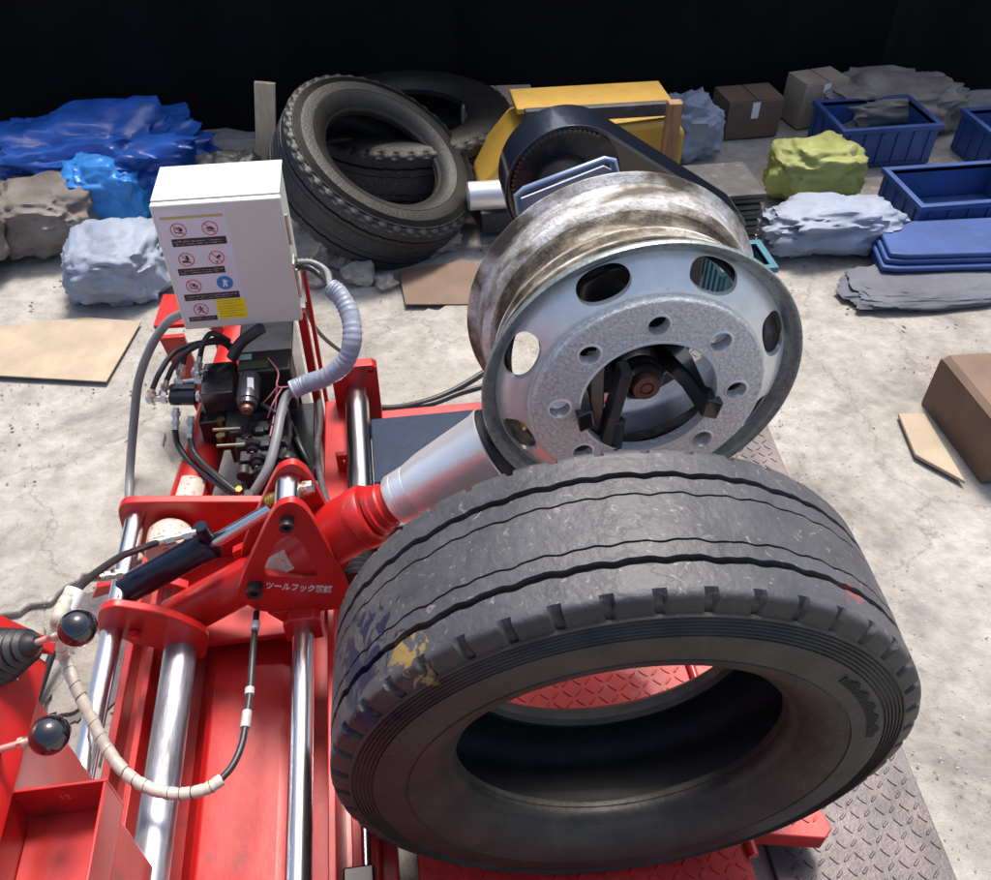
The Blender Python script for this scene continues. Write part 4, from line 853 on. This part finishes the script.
# tiny print: rows of small white strokes standing for lines of characters too small to read
bm = B()
def tiny(u0, u1, v_, h_, seed):
    r = random.Random(seed); u_ = u0
    while u_ < u1:
        w_ = r.uniform(.012, .03)
        for q_ in range(2):
            va = v_ + r.uniform(0, h_ * .6); x0, z0 = SU(u_, va); x1, z1 = SU(min(u1, u_ + w_), va + h_ * .25)
            box(bm, x0, x1, ys - .0016, ys - .0012, z1, z0)
        u_ += w_ + r.uniform(.006, .014)
for args in ((.16, .90, .255, .016, 1), (.18, .86, .278, .014, 2), (.13, .77, .512, .014, 3), (.13, .70, .533, .012, 4), (.11, .90, .75, .014, 5), (.11, .80, .772, .012, 6), (.09, .47, .960, .013, 7), (.09, .43, .977, .010, 8)): tiny(*args)
obj('small_print', bm, PALE, st, kind='stuff')
bm = B()
for k, v_ in enumerate((.815, .84, .865, .888, .912, .935, .96)): tiny(.56, .93 - .1 * (k % 2), v_, .010, 20 + k)
obj('small_print', bm, mat('note_ink', (.28, .22, .03), .5), st, kind='stuff')

# ================================================================== CONTROL CONSOLE
N_ = thing('control_console', (-.65, .45, 0), 'red control console with two ball-topped joysticks and a tray, front left corner', 'control console')
obj('column', box(B(), -.80, -.52, .05, .697, .02, 1.0), RED, N_, bevel=.005)
obj('lever_panel', prism(B(), [(-.513, 1.000), (-.522, 1.026), (-.640, 1.205), (-.80, 1.24), (-.80, 1.0)], 'y', .05, .742), RED, N_, bevel=.003)
obj('panel_flange', prism(B(), [(-.503, 1.012), (-.508, 1.026), (-.648, 1.235), (-.80, 1.262), (-.80, 1.235), (-.650, 1.210), (-.52, 1.018)], 'y', .745, .765), RED, N_, bevel=.002)
nrm = Vector((.834, 0, .551)).normalized()
# open tray
tz1, tz0, tx0, tx1, ty0, ty1 = 1.0, .93, -.5195, -.405, .30, .563
bm = B(); box(bm, tx0, tx1, ty0, ty1, tz0 - .004, tz0)
obj('tray_floor', bm, RED, N_, bevel=.0008)
obj('tray_wall', box(B(), tx0, tx1, ty1 - .004, ty1, tz0 + .0005, tz1), RED, N_, bevel=.001)
obj('tray_wall', box(B(), tx1 - .004, tx1, ty0, ty1 - .0045, tz0 + .0005, tz1), RED, N_, bevel=.001)
obj('tray_gusset', prism(B(), [(-.5195, .925), (-.412, .925), (-.5195, .72)], 'y', ty1 - .012, ty1 - .006), RED, N_, bevel=.001)
obj('stamped_number', text_bm('12', .014, Matrix.Translation((-.470, ty1 - .0042, .968)) @ Matrix.Rotation(R(90), 4, 'X'), .0004), mat('stamped_red', (.70, .12, .10), .4), N_)
tm = Matrix.Translation(Vector((-0.469, 0.640, 1.213)) + nrm * .002)
for (px_, q_, s_) in ((0, Vector((-0.560, 0.758, 1.069)), 'ル'), (1, Vector((-0.535, 0.695, 1.050)), 'ス')):
    zx = Vector((0, 0, 0)); M3 = Matrix((Vector((.551, 0, -.834)), Vector((0, 1, 0)), nrm)).transposed().to_4x4()
    # place on the sloping face
    t_ = (q_ - Vector((-.522, 0, 1.026))).dot(nrm); q_ = q_ - nrm * t_
    obj('panel_letter', text_bm(s_, .016, Matrix.Translation(q_ + nrm * .0006) @ M3, .0004), WHITEI, N_)
def joystick(pb, pk, scale=1):
    pb, pk = Vector(pb), Vector(pk); ax = (pk - pb).normalized(); Lj = (pk - pb).length
    base = pb - ax * .055
    prof_ = [(.001, 0), (.040, 0)]
    for k in range(6):
        rr = .037 - .0035 * k; h_ = .006 + .012 * k
        prof_ += [(rr + .002, h_), (rr + .003, h_ + .004), (rr - .003, h_ + .008), (rr - .003, h_ + .010)]
    prof_ += [(.012, .082), (.008, .088), (.001, .088)]
    obj('rubber_boot', lathe(B(), prof_, base - ax * .03, ax, 36, close=False), BLACKP, N_)
    obj('lever_rod', cyl(B(), pb, pk, .0045, n=16), mat('primer_pink_rod', (.62, .42, .38), .4, .5), N_)
    bm = B(); hexnut(bm, pk - ax * .046, ax, .0075, .008); obj('lock_nut', bm, STEEL, N_)
    obj('ball_knob', ball(B(), pk, .0232, 36), BALL, N_, smooth=180)
joystick((-0.484, 0.700, 1.105), (-0.421, 0.690, 1.139)); joystick((-0.522, 0.585, 1.057), (-0.444, 0.575, 1.094))

# ================================================================== HOSES AND CABLES
def hose(pts, r, m, label, name='hose', cat='hose', group=None, rf=None, n=12, k=10):
    o = recentre(obj(name, tube(B(), pts, r, n=n, k=k, rf=rf), m, smooth=60)); return tag(o, label, cat, group)
ridge = lambda i, n_: 1.08 + (.05 if i % 3 == 0 else 0) + .03 * math.sin(i * 1.7) + .03 * math.sin(i * .37)
wrapped = [(-0.282, 1.817, 0.560), (-0.245, 1.824, 0.570), (-0.184, 1.812, 0.600), (-0.135, 1.813, 0.640), (-0.111, 1.837, 0.690), (-0.111, 1.890, 0.730), (-0.132, 1.935, 0.760), (-0.156, 1.957, 0.775)]
WH = thing('wrapped_cable_bundle', wrapped[0], 'thick grey tape-wrapped cable bundle arching from the cabinet side down to the valves', 'cable')
obj('wrapping', tube(B(), wrapped, .0225, n=20, k=14, rf=ridge), WRAP, WH, smooth=60)
obj('cable_tie', lathe(B(), [(.022, 0), (.025, 0), (.025, .006), (.022, .006)], Vector(wrapped[0]), Vector(wrapped[1]) - Vector(wrapped[0]), 24), WHITE, WH)
for j, dz in enumerate((.012, -.012)):
    obj('conduit', tube(B(), [(-0.246, 2.100, 0.756), (-0.210, 2.080, 0.759), (-0.180, 2.050, 0.748), wrapped[-1]] if j == 0 else [(-0.241, 2.100, 0.768), (-0.201, 2.090, 0.768), (-0.166, 2.060, 0.756), wrapped[-1]], .0085, n=12), GREYC if j else BLACKP, WH)
hose([(-0.263, 1.826, 0.550), (-0.298, 1.819, 0.540), (-0.316, 1.768, 0.520), (-0.329, 1.696, 0.500), (-0.351, 1.627, 0.470), (-0.398, 1.583, 0.420)], .0125, GREYC, 'grey conduit curving down from the taped bundle beside the valve stack', 'conduit', 'conduit')
hose([(-0.276, 1.848, 0.540), (-0.314, 1.843, 0.500), (-0.338, 1.787, 0.470), (-0.365, 1.747, 0.420)], .010, HOSE, 'short black cable tucked behind the grey conduit at the valve stack', 'cable', 'cable')
hose([(-0.589, 2.185, 0.580), (-0.659, 2.230, 0.520), (-0.722, 2.219, 0.450), (-0.791, 2.211, 0.330), (-0.836, 2.178, 0.200), (-0.875, 2.101, 0.060), (-0.875, 2.008, 0.020)], .0135, GREYC, 'grey conduit dropping to the ground at the left of the cabinet', 'conduit', 'conduit')
G1 = 'black hoses feeding the valve fittings'
hose([(-0.657, 1.914, 0.530), (-0.634, 1.942, 0.560), (-0.597, 1.998, 0.580), (-0.534, 2.030, 0.580), (-0.484, 2.063, 0.550), (-0.465, 2.084, 0.500)], .0075, HOSE, 'outermost of the four thin black hoses arching above the valve fittings', group=G1)
hose([(-0.624, 1.943, 0.530), (-0.599, 1.971, 0.560), (-0.556, 1.995, 0.585), (-0.498, 2.052, 0.570), (-0.461, 2.072, 0.530)], .0075, HOSE, 'second black hose from the outside arching above the valve fittings', group=G1)
hose([(-0.581, 1.982, 0.550), (-0.565, 1.994, 0.580), (-0.522, 2.011, 0.590), (-0.462, 2.042, 0.570)], .0075, HOSE, 'third black hose from the outside arching above the valve fittings', group=G1)
hose([(-0.535, 1.998, 0.560), (-0.518, 1.997, 0.600), (-0.500, 2.026, 0.610), (-0.476, 2.027, 0.600), (-0.459, 2.042, 0.570)], .0075, HOSE, 'innermost thin black hose looping up right under the cabinet', group=G1)
G2 = 'black hoses hanging from the lower valve fittings'
hose([(-0.612, 1.839, 0.440), (-0.612, 1.822, 0.400), (-0.580, 1.772, 0.380), (-0.521, 1.703, 0.380), (-0.448, 1.628, 0.380), (-0.409, 1.585, 0.360)], .0085, HOSE, 'left of two black hoses sweeping from the fittings down over the red tube', group=G2)
hose([(-0.572, 1.812, 0.430), (-0.563, 1.777, 0.410), (-0.529, 1.729, 0.400), (-0.477, 1.663, 0.400), (-0.425, 1.608, 0.390), (-0.391, 1.573, 0.370)], .0085, HOSE, 'right of two black hoses sweeping from the fittings down over the red tube', group=G2)
hose([(-0.359, 2.020, 0.620), (-0.384, 1.996, 0.620), (-0.419, 1.983, 0.600), (-0.448, 1.977, 0.560)], .016, HOSE, 'fat black sleeved cable entering the underside of the cabinet', 'cable', 'cable')
hose([(-0.251, 2.243, 0.550), (-0.257, 2.292, 0.450), (-0.241, 2.400, 0.300), (-0.195, 2.541, 0.120), (-0.152, 2.609, 0.040)], .007, HOSE, 'black cable drooping to the ground behind the wrapped bundle', 'cable', 'cable')
hose([(-0.252, 2.114, 0.300), (-0.240, 1.938, 0.340), (-0.244, 1.782, 0.370), (-0.228, 1.635, 0.400), (-0.208, 1.514, 0.440), (-0.196, 1.464, 0.460)], .0095, mat('braided_hose', (.10, .09, .10), .5, .3, var=.5, vscale=120, bump=.002, bscale=220), 'braided dark hose hanging beside the red upright to the arm', group=None)
hose([(-0.313, 1.892, 0.360), (-0.292, 1.815, 0.360), (-0.272, 1.769, 0.340), (-0.250, 1.736, 0.300)], .0085, HOSE, 'short black hose crossing the black tank end, with a white tie')
G3 = 'black hoses crossing the ground behind the cross bar'
hose([(-0.174, 2.298, 0.100), (-0.060, 2.286, 0.060), (0.061, 2.330, 0.030), (0.172, 2.386, 0.020), (0.282, 2.461, 0.020), (0.374, 2.543, 0.020)], .011, HOSE, 'upper black hose curving over the concrete to behind the wheel', group=G3)
hose([(-0.061, 2.299, 0.040), (0.096, 2.332, 0.020), (0.214, 2.380, 0.020), (0.356, 2.417, 0.020)], .009, HOSE, 'lower black hose curving over the concrete to behind the wheel', group=G3)
# cylinder hoses + spiral-wrapped loop
hose([(-0.523, 1.250, 0.656), (-0.536, 1.200, 0.699), (-0.521, 1.080, 0.819), (-0.527, 1.000, 0.880), (-0.531, 0.940, 0.921), (-0.533, 0.910, 0.935)], .0068, HOSE, 'thin black hose from the upper cylinder port running down left')
hose([(-0.670, 1.250, 0.563), (-0.623, 1.120, 0.716), (-0.563, 0.980, 0.864), (-0.539, 0.910, 0.926)], .0068, mat('dark_red_hose', (.045, .022, .022), .45), 'short dark hose from the lower cylinder port')
hose([(-0.942, 1.458, 0.100), (-0.961, 1.401, 0.080), (-0.981, 1.334, 0.050), (-1.001, 1.264, 0.030)], .010, HOSE, 'black cable lying on the ground beside the console', 'cable', 'cable')
SW = thing('spiral_wrapped_hose', (-0.605, 0.885, 0.520), 'yellowed spiral-wrapped hose looping across the chrome rails to the thin black hose', 'hose')
swp = [(-0.533, 0.910, 0.941), (-0.542, 0.885, 0.940), (-0.549, 0.860, 0.927), (-0.680, 1.036, 0.620), (-0.662, 0.989, 0.580), (-0.636, 0.940, 0.550), (-0.605, 0.885, 0.520), (-0.567, 0.837, 0.500), (-0.521, 0.805, 0.490), (-0.472, 0.792, 0.480), (-0.425, 0.794, 0.480), (-0.395, 0.809, 0.480)]
obj('wrap', tube(B(), swp, .0108, n=16, k=12, rf=lambda i, n_: 1.08 if i % 6 else .96), CLEAR, SW, smooth=50)
spt = spline(swp, 12); sl0 = None
for k in range(34, len(spt) - 4, 5):
    if (k // 5) % 4 == 3: continue
    obj('wrap_slit', lathe(B(), [(.0108, 0), (.0123, .0002), (.0123, .0012), (.0108, .0014)], spt[k], spt[k + 1] - spt[k] + Vector((.002, 0, .001)), 14), BLACKD, SW)
obj('ferrule', cyl(B(), (-0.542, 0.885, 0.930), (-0.530, 0.915, 0.939), .0155, n=20), WHITEI, SW)
bm = tube(B(), [(-0.402, 0.805, 0.480), (-0.379, 0.832, 0.480), (-0.364, 0.874, 0.480), (-0.358, 0.934, 0.480), (-0.355, 0.989, 0.480), (-0.355, 1.083, 0.480), (-0.357, 1.193, 0.460)], .0068, n=14)
obj('inner_hose', bm, HOSE, SW)
for a_, b_ in (((-0.360, 0.907, 0.480), (-0.358, 0.943, 0.480)), ((-0.356, 0.978, 0.480), (-0.356, 0.994, 0.480)), ((-0.354, 1.132, 0.480), (-0.353, 1.152, 0.480))): obj('sleeve', cyl(B(), a_, b_, .0095, n=18, ch=.001), mat('grey_sleeve', (.42, .41, .42), .4, var=.2, vscale=60), SW)

# ================================================================== BACKGROUND CLUTTER
TYD = tyre_material('dusty_tyre_rubber', (.028, .027, .027), [], .45)
G4 = 'old tyres lying behind the cabinet'
t1, _ = make_tyre('old_tyre', (-.02, 3.60, .27), R(58), 'old dark tyre leaning back on rubble just behind the white cabinet', group=G4, Rr=.44, lean=R(-58), detail=False, matl=TYD, seg=6)
t2, _ = make_tyre('old_tyre', (.16, 4.18, .15), 0, 'dark tyre lying flat on the ground between the cabinet and the yellow machine', group=G4, detail=False, matl=TYD, seg=6, axis_up=True)
def blob(name, c, s, m, label, cat, seed, amp=.12, group=None, sub=5):
    bm = B(); bmesh.ops.create_icosphere(bm, subdivisions=sub, radius=1)
    for v in bm.verts:
        d_ = v.co.normalized(); q = Vector([math.copysign(abs(t) ** .72, t) for t in d_]); k_ = 1 + amp * noise.noise(d_ * 2.2 + Vector((seed, 0, 0))) + amp * .2 * noise.noise(d_ * 5 + Vector((seed, 3, 0))) + amp * .08 * noise.noise(d_ * 16 + Vector((seed, 3, 5)))
        fq = Vector((d_.x * 2.6 + noise.noise(d_ * 1.7) * 1.2, d_.y * 2.6, d_.z * 4 + seed)); k_ += amp * .5 * ((1 - abs(noise.noise(fq))) ** 5 - .4) + amp * .2 * (1 - abs(noise.noise(fq * 2.3))) ** 6
        v.co = Vector((q.x * s[0], q.y * s[1], q.z * s[2])) * k_
        v.co.z = max(v.co.z, -s[2] * .8)
    bm.transform(Matrix.Translation(Vector(c))); return tag(recentre(obj(name, bm, m, smooth=70)), label, cat, group)
# blue sheets at far left
blob('plastic_sheet', (-1.30, 4.1, .16), (.50, .30, .20), TARP, 'crumpled dark blue plastic sheet heaped at the far left', 'sheet', 1, .32)
blob('plastic_sheet', (-1.22, 3.80, .13), (.17, .13, .17), TARPL, 'bright blue plastic drum cover in front of the dark blue sheet', 'sheet', 5, .2)
blob('sack', (-1.10, 3.30, .10), (.20, .20, .13), SACK, 'pale blue grey sack lying on the concrete left of the cabinet', 'sack', 2, .2, 'sacks on the ground')
blob('sack', (-1.9, 3.6, .16), (.32, .3, .17), SACKG, 'brown grey sack at the far left edge', 'sack', 3, .2, 'sacks on the ground')
blob('sack', (-1.45, 3.7, .12), (.22, .2, .14), SACKG, 'small brown grey sack between the blue sheet and pale sack', 'sack', 4, .2, 'sacks on the ground')
blob('sack', (-.66, 3.75, .14), (.16, .16, .16), BLACKD, 'black bin bag just above the cabinet at left', 'sack', 14, .2)
tag(recentre(obj('plank', box(B(), -.045, .045, -.02, .02, 0, .50, Matrix.Translation((-.54, 3.95, .02)) @ Matrix.Rotation(R(-12), 4, 'X') @ Matrix.Rotation(R(8), 4, 'Y')), PLANK, bevel=.003)), 'pale sawn plank propped up above the cabinet', 'plank')
tag(recentre(obj('grey_pipe', cyl(B(), (-.36, 3.95, .02), (-.34, 4.0, .40), .05, n=32, ch=.004), PIPEG)), 'grey metal pipe standing above the cabinet', 'pipe')
# rubble by the cabinet
for k, (x, y, s) in enumerate(((-.12, 3.2, .075), (-.22, 3.35, .08), (-.05, 3.35, .06), (-.30, 3.2, .06), (-.02, 3.12, .045))):
    bm = B(); bmesh.ops.create_icosphere(bm, subdivisions=3, radius=1)
    for v in bm.verts: v.co *= s * (1 + .45 * noise.noise(v.co * 1.6 + Vector((k * 5, 0, 0))) + .12 * noise.noise(v.co * 6)); v.co.z = max(v.co.z * .7, -s * .4)
    bm.transform(Matrix.Translation((x, y, s * .35)))
    tag(recentre(obj('stone', bm, ROCK, smooth=18)), ['biggest grey stone right of the cabinet', 'grey stone touching the old tyre', 'pale stone behind the heap right of the cabinet', 'grey stone nearest the cabinet side', 'smallest stone in the heap right of the cabinet'][k], 'stone', 'stones heaped right of the cabinet')
# yellow machine behind the chain case
Y_ = thing('yellow_machine', (.95, 3.7, 0), 'yellow painted machine with silver cylinder behind the chain case', 'machine')
obj('chassis', prism(B(), [(.44, .02), (.42, .20), (.60, .42), (1.27, .46), (1.32, .40), (1.32, .02)], 'y', 3.50, 3.85), YPAINT, Y_, bevel=.02)
obj('rail_bar', box(B(), .62, 1.30, 3.52, 3.56, .475, .53), BLACKD, Y_, bevel=.004)
obj('top_board', box(B(), .60, 1.28, 3.62, 3.84, .475, .50), YPAINT, Y_, bevel=.006)
obj('silver_cylinder', cyl(B(), (.36, 3.42, .22), (.56, 3.42, .22), .060, n=36, ch=.006), ALU, Y_)
obj('dark_foot', box(B(), .42, .62, 3.44, 3.49, .02, .12), BLACKD, Y_, bevel=.006)
tag(recentre(obj('wooden_post', box(B(), 1.16, 1.215, 3.30, 3.35, 0, .62), WOOD, bevel=.004)), 'brown wooden post at the right end of the yellow machine', 'post')
Rb = thing('rubber_mat_stack', (1.42, 3.2, 0), 'stack of ribbed dark rubber strips right of the wooden post', 'mat stack')
st0 = obj('strip', box(B(), 1.22, 1.50, 3.00, 3.28, .16, .178, None), BLACKD, Rb, bevel=.004)
for k in range(1, 9): copy_part(st0, (.010 * math.sin(k * 1.9), .006 * math.sin(k * 2), .024 * k))
obj('pallet_block', box(B(), 1.24, 1.48, 3.02, 3.26, .0, .158), BLACKD, Rb, bevel=.004)

def crate(name, x0, x1, y0, y1, h_, m, label, cat, group=None):
    r_ = thing(name, ((x0 + x1) / 2, (y0 + y1) / 2, 0), label, cat, group)
    obj('base', box(B(), x0, x1, y0, y1, .002, .02), m, r_)
    for nm, a in (('front', (x0, x1, y0, y0 + .015)), ('back', (x0, x1, y1 - .015, y1)), ('side', (x0, x0 + .015, y0 + .016, y1 - .016)), ('side', (x1 - .015, x1, y0 + .016, y1 - .016))):
        obj(nm, box(B(), *a, .021, h_), m, r_, bevel=.003)
    nr = 6
    for k in range(nr):
        xr = x0 + (x1 - x0) * (k + .5) / nr; obj('rib', box(B(), xr - .006, xr + .006, y0 - .008, y0 - .0005, .02, h_ - .025), m, r_)
    for k in range(4):
        yr_ = y0 + (y1 - y0) * (k + .5) / 4; obj('rib', box(B(), x0 - .008, x0 - .0005, yr_ - .006, yr_ + .006, .02, h_ - .025), m, r_)
    obj('rim', prism(B(), [(x0 - .012, y0 - .012), (x1 + .012, y0 - .012), (x1 + .012, y1 + .012), (x0 - .012, y1 + .012)], 'z', h_ - .02, h_ + .005, holes=[[(x0 + .015, y0 + .015), (x0 + .015, y1 - .015), (x1 - .015, y1 - .015), (x1 - .015, y0 + .015)]]), m, r_, bevel=.002)
    return r_
crate('teal_crate', 1.24, 1.44, 2.68, 2.86, .24, TEAL, 'teal plastic crate peeping out behind the right edge of the wheel', 'crate', 'plastic crates at the right')
crate('blue_crate', 2.30, 2.85, 3.15, 3.50, .17, CRATE, 'navy blue crate at the right edge, nearest of the blue crates', 'crate', 'plastic crates at the right')
crate('blue_crate', 2.25, 2.75, 3.85, 4.2, .20, CRATE, 'navy blue crate behind the green bag', 'crate', 'plastic crates at the right')
crate('blue_crate', 2.95, 3.45, 3.65, 4.0, .20, CRATE, 'navy blue crate farthest to the right by the dark wall', 'crate', 'plastic crates at the right')
blob('bag', (2.02, 3.62, .13), (.22, .16, .13), GREENB, 'olive green bag on the ground in front of the blue crates', 'bag', 6, .2)
blob('sack', (1.90, 3.18, .09), (.30, .14, .10), SACK, 'pale blue grey sack at right, in front of the green bag', 'sack', 7, .25, 'sacks on the ground')
blob('sack', (1.58, 4.15, .12), (.14, .14, .16), SACK, 'upright pale sack by the dark wall right of the yellow machine', 'sack', 8, .25, 'sacks on the ground')
blob('sack', (2.75, 4.35, .1), (.40, .22, .13), SACKG, 'large brown grey sack against the dark wall at far right', 'sack', 9, .25, 'sacks on the ground')
blob('sack', (.1, 3.45, .05), (.22, .14, .06), SACKG, 'flat brown grey sack between the stones and the wheel', 'sack', 11, .25, 'sacks on the ground')
blob('cloth', (2.25, 2.80, .02), (.42, .16, .03), mat('slate_cloth', (.10, .105, .13), .8, var=.2, vscale=7, bump=.006, bscale=16), 'slate grey cloth spread on the ground at right', 'cloth', 10, .15)
# cardboard box at right edge with a white plate leaning on it
Cb = thing('cardboard_box', (2.02, 1.95, 0), 'brown cardboard box at the right edge of the concrete', 'box')
obj('box_side', box(B(), 1.82, 2.35, 1.72, 2.12, .0, .20), CARD, Cb, bevel=.003)
obj('box_flap', prism(B(), [(1.82, .202), (1.84, .218), (2.07, .207), (2.07, .203)], 'y', 1.73, 2.11), CARD, Cb)
obj('box_flap', prism(B(), [(2.09, .203), (2.09, .207), (2.33, .212), (2.35, .202)], 'y', 1.74, 2.10), CARD, Cb)
obj('packing_tape', box(B(), 2.05, 2.11, 1.7185, 1.7195, .06, .20), CARDL, Cb)
tag(recentre(obj('flat_board', prism(B(), [(1.66, 1.86), (1.76, 1.72), (1.79, 2.05), (1.70, 2.06)], 'z', .004, .018), CARDL, bevel=.003)), 'tan flat board on the ground left of the cardboard box', 'board')
Ps = thing('white_clamp', (1.28, 2.32, 0), 'small white metal clamp just right of the wheel', 'clamp')
obj('clamp_plate', box(B(), 1.19, 1.33, 2.26, 2.42, .03, .055), ALU, Ps, bevel=.004)
bm = B(); cyl(bm, (1.25, 2.30, .055), (1.25, 2.30, .085), .022, n=24, ch=.003); obj('clamp_bolt', bm, STEEL, Ps)

# more low clutter along the far side
def sheet(name, pts, z, m, label, cat, t=.006):
    bm = prism(B(), pts, 'z', z, z + t); return tag(recentre(obj(name, bm, m, bevel=.001)), label, cat)
sheet('flattened_carton', [(-1.62, 2.75), (-1.05, 2.62), (-.98, 2.98), (-1.20, 3.04), (-1.58, 3.02)], .012, CARDL, 'tan flattened carton on the concrete at the far left below the sacks', 'carton')
sheet('flattened_carton', [(.05, 2.95), (.42, 2.90), (.46, 3.18), (.30, 3.24), (.04, 3.20)], .014, CARD, 'brown flattened carton on the ground between the old tyre and the wheel', 'carton')
Bt = thing('folded_tarpaulin', (2.55, 3.0, 0), 'low folded blue tarpaulin lying in front of the blue crates at right', 'tarpaulin')
for k in range(5):
    dx, dy = .02 * math.sin(k * 2.1), .015 * math.cos(k * 1.7)
    obj('fold', prism(B(), rc([(2.02 + dx, 2.86 + dy), (3.15 + dx, 2.76 + dy), (3.20 + dx, 3.06 + dy), (2.08 + dx, 3.12 + dy)], 2, .06), 'z', .012 + .022 * k, .033 + .022 * k), CRATE, Bt, bevel=.006)
for i, (x, y, z_, a, c_, lb) in enumerate(((-1.72, 4.35, .22, .30, SACKG, 'dusty brown carton by the dark wall, behind the blue sheet at far left'), (.62, 4.35, .26, .36, CARDL, 'tan carton standing just behind the yellow machine at its left'), (1.95, 4.35, .20, .30, CARD, 'brown carton by the dark wall behind the green bag'), (2.35, 4.42, .24, .26, CARDL, 'tan carton by the dark wall, left of the brown grey sack'))):
    cb_ = thing('carton', (x, y, 0), lb, 'carton', 'cartons along the dark wall')
    M_ = Matrix.Translation((x, y, 0)) @ Matrix.Rotation(R(7 * (i - 1.5)), 4, 'Z')
    obj('carton_body', box(B(), -a / 2, a / 2, -a * .35, a * .35, .004, z_, M_), c_, cb_, bevel=.004)
    obj('flap', box(B(), -a / 2, -.004, -a * .34, a * .34, z_ + .001, z_ + .005, M_), c_, cb_)
    obj('flap', box(B(), .004, a / 2, -a * .34, a * .34, z_ + .001, z_ + .005, M_), c_, cb_)
    obj('packing_tape', box(B(), -.02, .02, -a * .352, -a * .3505, z_ * .55, z_ - .006, M_), WHITEI, cb_)
bmL = B()
for i in range(130):   # scraps and litter on the ground
    x, y = rnd.uniform(-2.2, 3.2), rnd.uniform(2.3, 4.4)
    if rnd.random() < .25: x, y = rnd.uniform(-1.5, -.85), rnd.uniform(1.2, 2.6)
    w_, h_, a_ = rnd.uniform(.002, .009), rnd.uniform(.002, .005), rnd.uniform(0, 6)
    box(bmL, -w_, w_, -h_, h_, 0, .003, Matrix.Translation((x, y, .006)) @ Matrix.Rotation(a_, 4, 'Z') @ Matrix.Rotation(rnd.uniform(-.2, .2), 4, 'X'))
o = obj('litter', bmL, mat('dark_scraps', (.10, .085, .07), .8, var=.6, vscale=1.5), kind='stuff'); o['label'] = 'small dark scraps and bits of litter scattered over the concrete'; o['category'] = 'litter'
